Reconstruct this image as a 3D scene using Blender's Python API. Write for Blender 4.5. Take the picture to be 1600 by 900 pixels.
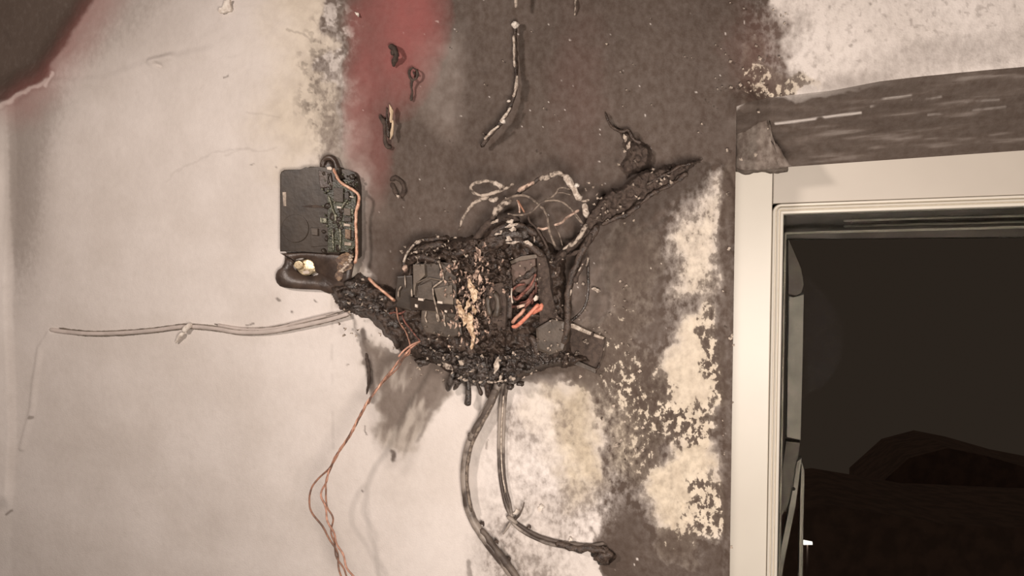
import bpy, bmesh, math, random
import numpy as np
from mathutils import Vector, noise as mn

sc = bpy.context.scene
for o in list(bpy.data.objects): bpy.data.objects.remove(o)
random.seed(7)
C_ = sc.collection

# ------------------------------------------------------------ camera
YAW, PITCH, FPX, DIST = math.radians(16), math.radians(-3), 1250.0, 1.22
FW = Vector((-math.sin(YAW)*math.cos(PITCH), math.cos(YAW)*math.cos(PITCH), math.sin(PITCH)))
RT = Vector((math.cos(YAW), math.sin(YAW), 0))
UP = RT.cross(FW)
CAM = Vector((0, 0, 1.5)) - FW*DIST
cd = bpy.data.cameras.new('camera'); cam = bpy.data.objects.new('camera', cd); C_.objects.link(cam)
cam.location = CAM; cam.rotation_mode = 'QUATERNION'; cam.rotation_quaternion = FW.to_track_quat('-Z', 'Y')
cd.sensor_width = 36; cd.lens = 36*FPX/1600; cd.clip_start = .01; cd.clip_end = 200
sc.camera = cam

# ------------------------------------------------------------ world: a dim night sky
w = bpy.data.worlds.new('night'); sc.world = w; w.use_nodes = True
bg = w.node_tree.nodes['Background']; bg.inputs[0].default_value = (.0245, .0180, .0135, 1); bg.inputs[1].default_value = 1.0

# ------------------------------------------------------------ room lamp behind the camera, fill lamp added beside it
def area(name, loc, target, size, power, col):
    l = bpy.data.lights.new(name, 'AREA'); l.shape = 'DISK'; l.size = size; l.energy = power; l.color = col
    o = bpy.data.objects.new(name, l); C_.objects.link(o); o.location = loc
    o.rotation_euler = (Vector(target)-Vector(loc)).to_track_quat('-Z', 'Y').to_euler(); return o
area('ceiling_lamp', (-.85, -1.45, 2.05), (0.1, 0, 1.35), .2, 16, (1, .87, .79))
area('camera_fill', (.42, -1.02, 1.30), (.22, 0, 1.38), .4, 13, (1, .88, .79))  # fill lamp added near the camera to brighten the centre and right
sc.view_settings.view_transform = 'Standard'; sc.view_settings.look = 'None'
sc.view_settings.gamma = 1; sc.view_settings.use_curve_mapping = False; sc.view_settings.exposure = 0

# ------------------------------------------------------------ measuring helpers
def P(u, v, h=0.0):
    """point h metres in front of the wall face (wall face is y = 0, room at y < 0)"""
    d = FW + RT*((u-800)/FPX) + UP*((450-v)/FPX)
    t = (-h - CAM.y)/d.y
    return CAM + d*t
def px(h=0.0, u=800, v=450):
    """metres per pixel there"""
    return (P(u, v, h)-CAM).dot(FW)/FPX
def project(X, Y, Z):
    dx, dy, dz = X-CAM.x, Y-CAM.y, Z-CAM.z
    f = dx*FW.x+dy*FW.y+dz*FW.z; r = dx*RT.x+dy*RT.y+dz*RT.z; p = dx*UP.x+dy*UP.y+dz*UP.z
    return 800+FPX*r/f, 450-FPX*p/f

# ------------------------------------------------------------ noise on arrays
_tabs = {}
def vn(x, y, seed):
    if seed not in _tabs: _tabs[seed] = np.random.RandomState(seed).rand(256, 256)
    T = _tabs[seed]
    xi = np.floor(x).astype(int); yi = np.floor(y).astype(int); fx = x-xi; fy = y-yi
    fx = fx*fx*(3-2*fx); fy = fy*fy*(3-2*fy)
    a = T[xi & 255, yi & 255]; b = T[(xi+1) & 255, yi & 255]; c = T[xi & 255, (yi+1) & 255]; d = T[(xi+1) & 255, (yi+1) & 255]
    return (a*(1-fx)+b*fx)*(1-fy)+(c*(1-fx)+d*fx)*fy
def fbm(x, y, s, octv=4, seed=1, g=.5):
    t = 0; a = 1; n = 0; x = x/s; y = y/s
    for i in range(octv):
        t = t+a*vn(x+i*17.3, y+i*9.1, seed+i); n += a; a *= g; x = x*2.03; y = y*2.03
    return t/n
def sm(a, b, x):
    t = np.clip((x-a)/(b-a), 0, 1); return t*t*(3-2*t)
def poly_sd(u, v, poly):
    """signed distance, positive inside"""
    out = np.full(u.shape, 1e9); inside = np.zeros(u.shape, bool); n = len(poly)
    for i in range(n):
        x0, y0 = poly[i]; x1, y1 = poly[(i+1) % n]
        dx, dy = x1-x0, y1-y0
        t = np.clip(((u-x0)*dx+(v-y0)*dy)/(dx*dx+dy*dy+1e-9), 0, 1)
        out = np.minimum(out, (u-x0-t*dx)**2+(v-y0-t*dy)**2)
        if y0 != y1:
            inside ^= ((y0 > v) != (y1 > v)) & (u < dx*(v-y0)/dy+x0)
    d = np.sqrt(out); return np.where(inside, d, -d)
def line_d(u, v, pts):
    out = np.full(u.shape, 1e9)
    for (x0, y0), (x1, y1) in zip(pts[:-1], pts[1:]):
        dx, dy = x1-x0, y1-y0
        t = np.clip(((u-x0)*dx+(v-y0)*dy)/(dx*dx+dy*dy+1e-9), 0, 1)
        out = np.minimum(out, (u-x0-t*dx)**2+(v-y0-t*dy)**2)
    return np.sqrt(out)

# ------------------------------------------------------------ materials
def nt(name):
    m = bpy.data.materials.new(name); m.use_nodes = True
    return m, m.node_tree, m.node_tree.nodes['Principled BSDF']
def mat(name, c1, c2=None, rough=.6, metal=0, scale=60, bump=.3, spec=.5, lo=.4, hi=.6, detail=6, dist=.002, rough2=None, stretch=None):
    m, t, b = nt(name); N = t.nodes; L = t.links
    b.inputs['Roughness'].default_value = rough; b.inputs['Metallic'].default_value = metal
    b.inputs['Specular IOR Level'].default_value = spec
    tc = N.new('ShaderNodeTexCoord'); src = tc.outputs['Object']
    if stretch:
        mp = N.new('ShaderNodeMapping'); mp.inputs['Scale'].default_value = stretch; L.new(src, mp.inputs[0]); src = mp.outputs[0]
    n = N.new('ShaderNodeTexNoise'); n.inputs['Scale'].default_value = scale; n.inputs['Detail'].default_value = detail
    L.new(src, n.inputs['Vector'])
    r = N.new('ShaderNodeValToRGB'); L.new(n.outputs['Fac'], r.inputs[0])
    c2 = c2 or tuple(x*.7 for x in c1)
    r.color_ramp.elements[0].position = lo; r.color_ramp.elements[0].color = (*c2, 1)
    r.color_ramp.elements[1].position = hi; r.color_ramp.elements[1].color = (*c1, 1)
    L.new(r.outputs[0], b.inputs['Base Color'])
    if rough2 is not None:
        mr = N.new('ShaderNodeMapRange'); mr.inputs[3].default_value = rough2; mr.inputs[4].default_value = rough
        mr.inputs[1].default_value = .35; mr.inputs[2].default_value = .65
        L.new(n.outputs['Fac'], mr.inputs[0]); L.new(mr.outputs[0], b.inputs['Roughness'])
    if bump:
        n2 = N.new('ShaderNodeTexNoise'); n2.inputs['Scale'].default_value = scale*4; n2.inputs['Detail'].default_value = 8
        L.new(src, n2.inputs['Vector'])
        bp = N.new('ShaderNodeBump'); bp.inputs['Strength'].default_value = bump; bp.inputs['Distance'].default_value = dist
        L.new(n2.outputs['Fac'], bp.inputs['Height']); L.new(bp.outputs[0], b.inputs['Normal'])
    return m
M = {}
M['char'] = mat('char', (.088, .061, .047), (.034, .023, .018), .5, scale=120, bump=.8, rough2=.25)
M['char_dull'] = mat('char_dull', (.090, .063, .049), (.054, .037, .029), .8, scale=150, bump=.7)
M['char_gloss'] = mat('char_gloss', (.075, .056, .046), (.03, .022, .018), .25, scale=140, bump=.7, spec=.9)
M['ash'] = mat('ash', (.55, .46, .38), (.09, .066, .052), .85, scale=160, bump=.9, lo=.38, hi=.56)
M['ash_pale'] = mat('ash_pale', (.78, .68, .58), (.4, .32, .26), .85, scale=200, bump=.9)
M['ash_wire'] = mat('ash_wire', (.30, .24, .19), (.10, .075, .06), .75, scale=150, bump=.6)
M['ash_pink'] = mat('ash_pink', (.72, .53, .42), (.2, .13, .1), .8, scale=160, bump=.8)
M['flake'] = mat('flake', (.9, .7, .5), (.42, .27, .16), .6, scale=220, bump=.7)
M['copper'] = mat('copper', (.66, .36, .26), (.38, .2, .14), .5, .2, scale=120, bump=.3)
M['copper_dark'] = mat('copper_dark', (.40, .20, .13), (.17, .10, .075), .5, .25, scale=90, bump=.4)
M['copper_pale'] = mat('copper_pale', (.78, .50, .36), (.5, .25, .16), .45, .2, scale=130, bump=.3)
M['copper_orange'] = mat('copper_orange', (.86, .33, .22), (.62, .2, .13), .5, .15, scale=160, bump=.4)
M['rusty_red'] = mat('rusty_red', (.3, .12, .09), (.1, .045, .035), .55, .3, scale=140, bump=.5)
M['black_plastic'] = mat('black_plastic', (.062, .047, .036), (.042, .032, .025), .4, scale=30, bump=.15, spec=.4)
M['brown_plastic'] = mat('brown_plastic', (.085, .058, .044), (.05, .034, .027), .4, scale=45, bump=.25)
M['inner_brown'] = mat('inner_brown', (.14, .09, .07), (.10, .066, .05), .6, scale=50, bump=.3)
M['soot_matte'] = mat('soot_matte', (.045, .033, .026), (.03, .022, .018), .9, scale=40, bump=.1, spec=.2)
M['grey_plastic'] = mat('grey_plastic', (.098, .075, .058), (.060, .045, .034), .5, scale=60, bump=.25)
M['grey_plastic_light'] = mat('grey_plastic_light', (.19, .15, .115), (.12, .094, .072), .5, scale=60, bump=.2)
M['rim'] = mat('rim', (.58, .48, .39), (.3, .24, .19), .5, scale=120, bump=.2)
M['white_mark'] = mat('white_mark', (.75, .66, .57), (.6, .5, .42), .6, scale=120, bump=.1)
M['pcb'] = mat('pcb', (.06, .062, .035), (.03, .028, .018), .35, scale=90, bump=.4)
M['solder'] = mat('solder', (.3, .29, .22), (.1, .1, .07), .35, .4, scale=140, bump=.4)
M['scorched_board'] = mat('scorched_board', (.3, .2, .13), (.1, .06, .042), .5, scale=110, bump=.6)
M['grey_sheath'] = mat('grey_sheath', (.33, .28, .24), (.075, .056, .046), .5, scale=28, bump=.3, lo=.42, hi=.56)
M['grey_sheath_dark'] = mat('grey_sheath_dark', (.075, .056, .046), (.17, .135, .11), .6, scale=40, bump=.5, lo=.3, hi=.6)
M['white_cable'] = mat('white_cable', (.58, .50, .455), (.50, .43, .39), .55, scale=40, bump=.3)
M['plaster_white'] = mat('plaster_white', (.85, .78, .70), (.65, .57, .5), .85, scale=140, bump=.5)
M['screw'] = mat('screw', (.75, .62, .42), (.45, .35, .22), .35, .6, scale=200, bump=.2)
M['wood_splinter'] = mat('wood_splinter', (.85, .68, .48), (.55, .4, .26), .7, scale=90, bump=.4, stretch=(6, 1, 1))

# ------------------------------------------------------------ objects
def link(name, me, m=None, parent=None):
    o = bpy.data.objects.new(name, me); C_.objects.link(o)
    if m is not None: me.materials.append(M[m] if isinstance(m, str) else m)
    if parent is not None: o.parent = parent; o.matrix_parent_inverse = parent.matrix_world.inverted()
    return o
def tag(o, label, cat, group=None, kind=None):
    o['label'] = label; o['category'] = cat
    if group: o['group'] = group
    if kind: o['kind'] = kind
    return o
def thing(name, at, label, cat, group=None):
    o = bpy.data.objects.new(name, None); C_.objects.link(o); o.location = at; o.empty_display_size = .01
    bpy.context.view_layer.update()
    return tag(o, label, cat, group)
def shade(me, on=True):
    me.polygons.foreach_set('use_smooth', [on]*len(me.polygons)); me.update()

def catmull(pts, step):
    pts = [Vector(p) for p in pts]
    if len(pts) == 2: pts = [pts[0], pts[0].lerp(pts[1], .5), pts[1]]
    e = [pts[0]*2-pts[1]]+pts+[pts[-1]*2-pts[-2]]
    out = []
    for i in range(1, len(e)-2):
        a, b, c, d = e[i-1:i+3]; n = max(2, int((c-b).length/step))
        for k in range(n):
            t = k/n
            out.append(.5*((2*b)+(c-a)*t+(2*a-5*b+4*c-d)*t*t+(3*b-a-3*c+d)*t**3))
    out.append(pts[-1]); return out
def add_tube(bm, pts, r, lump=0.0, segs=10, step=None, taper=(1, 1), freq=90, flat=1.0, wob=0.0):
    """pts in world; r metres; lump = relative roughness of the radius"""
    step = step or max(r*.8, .0012)
    path = catmull(pts, step); n = len(path); seed = random.random()*50
    if wob: path = [p+wob*mn.noise_vector(p*40+Vector((seed, 0, 0))) for p in path]
    prev = None; rings = []
    for i, p in enumerate(path):
        t = (path[min(i+1, n-1)]-path[max(i-1, 0)]).normalized()
        a = t.cross(Vector((0, 1, 0)))
        if a.length < .05: a = t.cross(Vector((1, 0, 0)))
        a.normalize(); b = t.cross(a).normalized()
        if prev is not None and a.dot(prev) < 0: a = -a; b = -b
        prev = a
        f = i/(n-1); rr = r*(taper[0]*(1-f)+taper[1]*f)
        if i == 0 or i == n-1: rr *= .45
        ring = []
        for k in range(segs):
            an = 2*math.pi*k/segs; d = a*math.cos(an)+b*math.sin(an)*flat
            q = rr
            if lump: q *= 1+lump*(mn.noise((p+d*rr)*freq+Vector((seed, seed, 0)))*1.3+.6*mn.noise((p+d*rr)*freq*3))
            ring.append(bm.verts.new(p+d*q))
        rings.append(ring)
    for i in range(n-1):
        for k in range(segs):
            bm.faces.new((rings[i][k], rings[i][(k+1) % segs], rings[i+1][(k+1) % segs], rings[i+1][k]))
    bm.faces.new(rings[0][::-1]); bm.faces.new(rings[-1])
def finish(bm, name, m, parent=None, smooth=True):
    bmesh.ops.recalc_face_normals(bm, faces=bm.faces)
    me = bpy.data.meshes.new(name); bm.to_mesh(me); bm.free()
    if smooth: shade(me)
    return link(name, me, m, parent)
def uvh(pts): return [P(*p) for p in pts]
def tube(name, pts, rpx, m, parent=None, **k):
    bm = bmesh.new(); add_tube(bm, uvh(pts), rpx*px(pts[0][2] if len(pts[0]) > 2 else 0, pts[0][0]), **k)
    return finish(bm, name, m, parent)
def tubes(name, plist, rpx, m, parent=None, **k):
    if parent is not None:                           # every piece a part of its own
        return [tube(name, p, rpx, m, parent, **k) for p in plist][0]
    bm = bmesh.new()
    for p in plist: add_tube(bm, uvh(p), rpx*px(0, p[0][0]), **k)
    return finish(bm, name, m, parent)
def add_slab(bm, poly, h0, h1, bev=.0012, dh=None):
    """extruded outline between heights h0 and h1 above the wall, outline given on the face"""
    top = [bm.verts.new(P(u, v, h1+(dh(u, v) if dh else 0))) for u, v in poly]
    bot = []
    for u, v in poly:
        q = P(u, v, h1); bot.append(bm.verts.new(Vector((q.x, -h0, q.z))))
    ft = bm.faces.new(top); n = len(poly)
    fs = [ft]+[bm.faces.new((top[i], top[(i+1) % n], bot[(i+1) % n], bot[i])) for i in range(n)]+[bm.faces.new(bot[::-1])]
    if bev:
        ed = list(ft.edges)
        bmesh.ops.bevel(bm, geom=ed, offset=bev, segments=2, affect='EDGES', profile=.6)
def slab(name, poly, h0, h1, m, parent=None, bev=.0012, dh=None):
    bm = bmesh.new(); add_slab(bm, poly, h0, h1, bev, dh); return finish(bm, name, m, parent, False)
def rounded(u0, v0, u1, v1, r, n=5, corners=(1, 1, 1, 1)):
    out = []
    for (cx, cy, a0, on) in ((u0+r, v0+r, 180, corners[0]), (u1-r, v0+r, 270, corners[1]), (u1-r, v1-r, 0, corners[2]), (u0+r, v1-r, 90, corners[3])):
        if not on:
            out.append((u0 if cx == u0+r else u1, v0 if cy == v0+r else v1)); continue
        for k in range(n+1):
            a = math.radians(a0+90*k/n); out.append((cx+r*math.cos(a), cy+r*math.sin(a)))
    return out
def add_lump(bm, u, v, h, ru, rv, rh, amp=.35, sub=3, freq=1.6, rot=0):
    s = px(h, u); c = P(u, v, h); seed = Vector((random.random()*90, random.random()*90, 0))
    r = bmesh.ops.create_icosphere(bm, subdivisions=sub, radius=1)
    ca, sa = math.cos(rot), math.sin(rot)
    for w_ in r['verts']:
        d = w_.co.normalized()
        k = 1+amp*(mn.noise(d*freq+seed)*1.4+.6*mn.noise(d*freq*2.7+seed)+.35*mn.noise(d*freq*6+seed))
        x, z = d.x*ru*s*k, d.z*rv*s*k
        w_.co = c+Vector((x*ca-z*sa, d.y*rh*k, x*sa+z*ca))
def lump(name, u, v, h, ru, rv, rh, m, parent=None, **k):
    bm = bmesh.new(); add_lump(bm, u, v, h, ru, rv, rh, **k); return finish(bm, name, m, parent)
def add_flake(bm, u, v, h, L, W, ang, T=.0012, curl=.004):
    """thin curled sliver L x W pixels"""
    s = px(h, u); c = P(u, v, h); n = 6; ca, sa = math.cos(ang), math.sin(ang)
    tops = []; bots = []
    tl = random.uniform(-.5, .5); ph = random.random()*6
    for i in range(n+1):
        f = i/n-.5; wd = W*s*(1-(abs(f)*2)**2.2*.85)*(1+.3*math.sin(ph+i*1.9))*.5
        for sd in (-1, 1):
            x = f*L*s; z = sd*wd+.12*W*s*math.sin(ph+i*1.3)
            y = -curl*(f*f*4)+tl*z
            p = c+Vector((x*ca-z*sa, y, x*sa+z*ca))
            tops.append(bm.verts.new(p)); bots.append(bm.verts.new(p+Vector((0, T, 0))))
    for i in range(n):
        a = 2*i
        bm.faces.new((tops[a], tops[a+1], tops[a+3], tops[a+2])); bm.faces.new((bots[a], bots[a+2], bots[a+3], bots[a+1]))
        bm.faces.new((tops[a], tops[a+2], bots[a+2], bots[a])); bm.faces.new((tops[a+1], bots[a+1], bots[a+3], tops[a+3]))
    bm.faces.new((tops[0], bots[0], bots[1], tops[1])); bm.faces.new((tops[-1], bots[-1], bots[-2], tops[-2]))
def flakes(name, lst, m, parent=None, T=.0012):
    bm = bmesh.new()
    for f in lst: add_flake(bm, *f, T=T)
    return finish(bm, name, m, parent, False)
def grid_mesh(name, X, Y, Z, keep=None, attrs=None):
    """arrays (rows, cols) -> quad mesh"""
    nr, nc = X.shape; idx = np.arange(nr*nc).reshape(nr, nc)
    q = np.stack([idx[:-1, :-1], idx[:-1, 1:], idx[1:, 1:], idx[1:, :-1]], -1).reshape(-1, 4)
    if keep is not None: q = q[keep.reshape(-1)]
    used = np.zeros(nr*nc, bool); used[q.ravel()] = True; mp = np.cumsum(used)-1
    co = np.stack([X, Y, Z], -1).reshape(-1, 3)[used]; q = mp[q]
    me = bpy.data.meshes.new(name)
    me.vertices.add(len(co)); me.vertices.foreach_set('co', co.astype(np.float32).ravel())
    me.loops.add(q.size); me.loops.foreach_set('vertex_index', q.astype(np.int32).ravel())
    me.polygons.add(len(q)); me.polygons.foreach_set('loop_start', np.arange(0, q.size, 4, dtype=np.int32))
    me.update(calc_edges=True)
    for k, a in (attrs or {}).items():
        at = me.color_attributes.new(k, 'FLOAT_COLOR', 'POINT')
        f = np.concatenate([a.reshape(-1, 3)[used], np.ones((used.sum(), 1))], 1)
        at.data.foreach_set('color', f.astype(np.float32).ravel())
    shade(me); return me

# ============================================================ THE WALL
def lin(pts):
    a = np.array([[p.x, p.z] for p in pts]); return lambda x: np.interp(x, a[:, 0], a[:, 1])
XJ = P(1146, 500).x
zl = lin([P(1146, 170), P(1203, 152), P(1300, 141), P(1375, 127), P(1440, 119.5), P(1600, 104.5), P(1700, 96)])
us = np.concatenate([np.arange(-1500, -60, 60), np.arange(-60, 1640, 1.8), np.arange(1640, 2500, 50)])
xs = np.array([P(float(u), 450).x for u in us]); xs[np.argmin(abs(xs-XJ))] = XJ
z_lo, z_hi = P(0, 960).z, P(0, -60).z
zs = np.concatenate([np.arange(z_lo-1.1, z_lo, .06), np.arange(z_lo, z_hi, .0018), np.arange(z_hi, z_hi+.8, .05)])[::-1]
z0 = float(zl(XJ)); k0 = np.argmin(abs(zs-z0)); zs[k0] = z0
X, Z = np.meshgrid(xs, zs)
right = X > XJ+1e-6
ztop = zs[0]; ZL = zl(X)
Z = np.where(right & (Z >= z0-1e-9), ZL+(Z-z0)*(ztop-ZL)/(ztop-z0), Z)
opening = (xs[:-1][None, :] > XJ-1e-6) & (zs[1:][:, None] < z0-1e-9) & (xs[:-1][None, :] < P(1600, 450).x+.62) & (zs[1:][:, None] > z_lo-.45)
U, V = project(X, np.zeros_like(X), Z)

def paint_masks(U, V):
    # ragged copies of the coordinates for torn and flaked edges
    nA, nB = fbm(U, V, 34, 4, 11)-.5, fbm(U, V, 34, 4, 31)-.5
    nC, nD = fbm(U, V, 9, 4, 51)-.5, fbm(U, V, 9, 4, 71)-.5
    u1, v1 = U+nA*46+nC*10, V+nB*46+nD*10          # ragged
    u2, v2 = U+nA*16+nC*5, V+nB*16+nD*5            # slightly ragged
    S = np.zeros_like(U); A = np.full_like(U, .05); H = np.zeros_like(U)
    R = np.zeros_like(U); K = np.zeros_like(U); G = np.zeros_like(U)
    def put(ch, m, val): ch += (val-ch)*m
    def reg(poly, soft, uu=u1, vv=v1, off=0): return sm(-soft/2, soft/2, poly_sd(uu, vv, poly)+off)
    def ell(cu, cv, ru, rv, uu=u1, vv=v1, rot=0, p=1.5):
        a = math.radians(rot); x = (uu-cu)*math.cos(a)+(vv-cv)*math.sin(a); y = -(uu-cu)*math.sin(a)+(vv-cv)*math.cos(a)
        return np.clip(1-((x/ru)**2+(y/rv)**2), 0, 1)**p
    # soot in the upper left corner, plus light falloff over the left painted in
    put(S, ell(-60, -40, 600, 330, U, V, -18, 1.0), .75)
    put(G, ell(-60, -40, 560, 300, U, V, -18, 1.0), .5)
    put(S, sm(160, 20, U)*sm(100, 170, V)*sm(800, 250, V)*sm(8, 26, U), .66)
    put(G, sm(300, 20, U), .4)
    put(S, sm(520, -40, U)*sm(14, 22, U), np.maximum(S, .27)); put(S, sm(300, 1000, V)*sm(800, 300, U)*.7, np.maximum(S, .24)); put(G, sm(560, 60, U), .7)  # darkening to the left and lower left stands in for light falloff
    put(S, reg([(-1600, -900), (180, -900), (150, 0), (118, 50), (84, 105), (74, 128), (40, 150), (0, 163), (-1600, 170)], 26, u2, v2), 1.0); put(G, reg([(-1600, -900), (180, -900), (150, 0), (118, 50), (84, 105), (74, 128), (40, 150), (0, 163), (-1600, 170)], 30, u2, v2), .15)
    put(S, sm(9, 0, line_d(u2, v2, [(150, 0), (118, 50), (84, 105)]))*.6, .42)
    put(R, sm(60, 0, line_d(u2, v2, [(170, -20), (118, 60), (70, 125), (30, 160)])), .36)
    put(R, sm(9, 0, line_d(u2, v2, [(150, 0), (118, 50), (76, 118)])), .42)
    put(S, sm(7, 0, line_d(u2, v2, [(0, 166), (30, 150), (70, 128)]))*.9, .12)
    put(S, sm(5, 0, line_d(u2, v2, [(73, 133), (80, 118)]))*.9, .05)
    # yellowed margin left of the soot column
    put(K, reg([(400, -80), (560, -80), (540, 60), (560, 150), (540, 250), (440, 270), (405, 200), (430, 100)], 110), .6)
    put(K, ell(540, 430, 40, 60), .5)
    # ---- main soot column and the field around it
    main = [(517, -900), (515, 0), (503, 50), (520, 70), (492, 95), (494, 112), (528, 135), (518, 185), (535, 240), (562, 262), (566, 300), (566, 400), (575, 430),
            (520, 445), (524, 480), (560, 494), (596, 520), (622, 556), (650, 575), (690, 580), (715, 600), (760, 606), (800, 596), (850, 578), (880, 590), (915, 612), (938, 640),
            (945, 690), (938, 740), (931, 800), (938, 860), (960, 960), (1160, 960), (1170, 300), (1178, 150), (1200, 130), (1250, 120), (1230, 40), (1190, 0), (1190, -900)]
    sdm = poly_sd(u1, v1, main)
    put(S, sm(-7, 9, sdm), .97); put(H, sm(-30, 0, sdm)*sm(60, 20, sdm)*sm(1230, 1130, U), .6)
    put(K, sm(0, 10, sdm), 0)
    # lighter grey-brown where the soot is thin
    put(G, reg([(480, -50), (545, -50), (550, 180), (600, 330), (560, 420), (500, 300)], 40), .62)
    put(S, reg([(490, 80), (548, 100), (566, 230), (585, 420), (550, 430), (500, 250)], 34), .80); put(H, sm(620, 560, U), .15)
    put(G, ell(540, 215, 40, 130, p=.7), .95)
    bl = sm(.42, .62, fbm(U, V, 16, 4, 5))
    put(S, ell(534, 210, 40, 120, p=.6)*bl, .58); put(S, ell(548, 330, 34, 90, p=.6)*bl*.8, .68)
    put(S, ell(516, 60, 34, 110, p=.6)*sm(.5, .62, fbm(U, V, 13, 4, 6))*.9, .25)
    put(S, ell(505, 120, 30, 120, p=.6)*sm(.52, .6, fbm(U, V, 11, 4, 9))*.8, .3); put(S, ell(495, 130, 30, 120, p=.6)*sm(.56, .62, fbm(U, V, 9, 4, 10))*.7, .7)
    put(A, ell(520, 150, 40, 160, p=.5), .35)
    put(G, reg([(640, 60), (720, 60), (722, 210), (700, 225), (650, 180)], 30, u2, V), .55)
    put(S, reg([(655, 60), (721, 40), (722, 180), (705, 215), (670, 170)], 40, u2, V)*.9*sm(.35, .75, fbm(U, V, 26, 4, 8)), .86)
    put(G, ell(930, 450, 60, 110)*.8, .5)
    # the band right of x=720 is one even brown coat; left of it is smeared
    # red paint showing through
    put(R, ell(636, 10, 78, 190, u2, v2, 8, .9), .85)
    put(R, ell(570, 120, 34, 170, u2, v2, 4, .8), .6)
    put(R, ell(905, 140, 60, 160), .06); put(R, ell(560, 40, 30, 60, u2, v2), .5)
    put(R, ell(1180, 80, 70, 90), .10)
    put(R, ell(588, 230, 30, 110, u2, v2), .35)
    # ---- lintel face: soot thins out to pale, speckled plaster on the right
    put(H, sm(1130, 1200, U)*sm(200, 150, V), 0)
    lp = sm(1185, 1400, U+(fbm(U, V, 50, 4, 131)-.5)*130-.45*(60-abs(V-40)))*sm(420, 150, V)
    put(S, lp, .05); put(A, sm(1180, 1300, U)*sm(160, 100, V), .21); put(S, sm(.66, .74, fbm(U, V, 8, 3, 133))*sm(1180, 1300, U)*sm(165, 100, V)*.6, .5)
    put(S, ell(1330, 128, 130, 22, U, v2, -8)*.8, .6)
    put(A, reg([(1170, -50), (1330, -50), (1290, 140), (1170, 150)], 60), .34)
    put(G, sm(1170, 1240, U)*sm(170, 120, V), .5)
    put(S, ell(1230, 50, 46, 70)*.55, .75)
    put(S, ell(1480, 84, 200, 34, u2, v2, -8, 1)*.8, .42)
    # ---- cream plaster laid bare beside the window
    def bare(poly, soft=10, c=.9, a=.2, s=.02, uu=u1, vv=v1):
        m = reg(poly, soft, uu, vv); put(S, m, s); put(K, m, c); put(H, m, .3)
        put(A, reg(poly, 50, uu, vv, 14), a)
    pa = [(1118, 288), (1134, 330), (1137, 380), (1128, 420), (1118, 455), (1122, 490), (1095, 470), (1050, 478), (1058, 440), (1047, 400), (1054, 365), (1082, 325)]
    pb = [(1104, 486), (1122, 500), (1114, 540), (1124, 585), (1127, 640), (1110, 658), (1070, 650), (1036, 632), (1030, 600), (1040, 560), (1060, 530), (1082, 504)]
    pc = [(1050, 690), (1085, 668), (1115, 694), (1126, 730), (1124, 770), (1112, 795), (1080, 838), (1052, 832), (1032, 806), (1012, 770), (1004, 742), (1028, 720)]
    bare(pa, 54, .6, .55, .22); bare(pb, 36, .75, .36, .08); bare(pc, 34, .85, .46, .14)
    put(S, ell(1075, 478, 38, 26), .86)
    put(S, ell(1105, 455, 22, 40)*.8, .7)
    put(S, ell(1115, 800, 30, 44)*.85, .75); put(A, ell(1100, 790, 50, 60, p=.5), .55)
    bare([(1085, 650), (1102, 650), (1106, 690), (1082, 690)], 8)
    # speckled fields: dark coat broken by many small chips
    for cu, cv, ru, rv, base, amp in ((990, 620, 62, 90, .60, .75), (1115, 560, 22, 90, .56, .85), (1070, 660, 60, 34, .52, .9), (990, 700, 40, 60, .66, .6),
                                      (925, 545, 70, 56, .70, .5), (975, 480, 34, 60, .74, .5), (1100, 790, 36, 60, .5, .8), (1060, 845, 36, 40, .7, .45), (1195, 150, 40, 26, .62, .75),
                                      (1175, 120, 26, 80, .78, .5), (985, 400, 50, 60, .80, .34), (1140, 300, 14, 60, .72, .55), (1215, 130, 60, 20, .6, .7)):
        m = ell(cu, cv, ru, rv, p=.45)
        put(S, m, base); put(A, m, amp); put(H, m, .9); put(K, m, .8)
    put(S, reg([(1022, 480), (1050, 540), (1030, 590), (1022, 660), (1006, 600), (1005, 500)], 16), .96)
    # dirty, mottled plaster below the burnt box, right of the cables
    mot = fbm(U, V, 60, 5, 91); mot2 = fbm(U, V, 22, 4, 95)
    low = reg([(770, 640), (860, 600), (900, 640), (945, 690), (930, 800), (925, 850), (900, 960), (700, 960), (760, 820)], 60)
    put(S, low*sm(.36, .66, mot), .50); put(S, low*.5, np.maximum(S, .30)); put(A, low, .42); put(G, low, .8); put(H, low, .12)
    put(K, reg([(850, 600), (930, 600), (945, 760), (900, 780), (870, 700)], 60), .95)
    put(S, ell(905, 660, 34, 90, rot=-25)*sm(.35, .7, mot2), .45)
    put(S, ell(850, 760, 110, 90)*sm(.45, .62, mot2)*.6, .4)
    put(S, ell(925, 615, 40, 34)*.7, .7)
    ed_ = sm(60, 0, abs(U-(940+26*np.sin(V/50))))*sm(590, 640, V)*sm(860, 820, V)
    put(H, ed_, .1); put(A, ed_, .5); put(S, ed_*sm(.4, .62, fbm(U, V, 20, 4, 97))*.8, .62)
    put(S, ell(885, 800, 50, 60, p=1)*.55, .5)
    put(S, ell(838, 632, 28, 70, rot=-20, p=.8), .0); put(K, ell(838, 650, 30, 90, rot=-20), .3)
    put(S, ell(728, 640, 40, 60), .0)
    put(S, ell(700, 590, 90, 22, p=.6)*.8, .85); put(S, ell(840, 590, 60, 24)*.9, .85)
    # flame-shaped scorch left of the cables
    fl = reg([(574, 540), (640, 560), (708, 572), (692, 622), (664, 668), (640, 700), (612, 716), (604, 680), (586, 640)], 26)
    st = fbm(U+.25*V, V*.3, 16, 4, 41)
    put(S, fl*.75, np.maximum(S, .6))
    put(S, fl*sm(.34, .60, st+.25*sm(710, 600, V)), .9); put(G, fl, .6); put(K, fl, .35)
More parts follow.
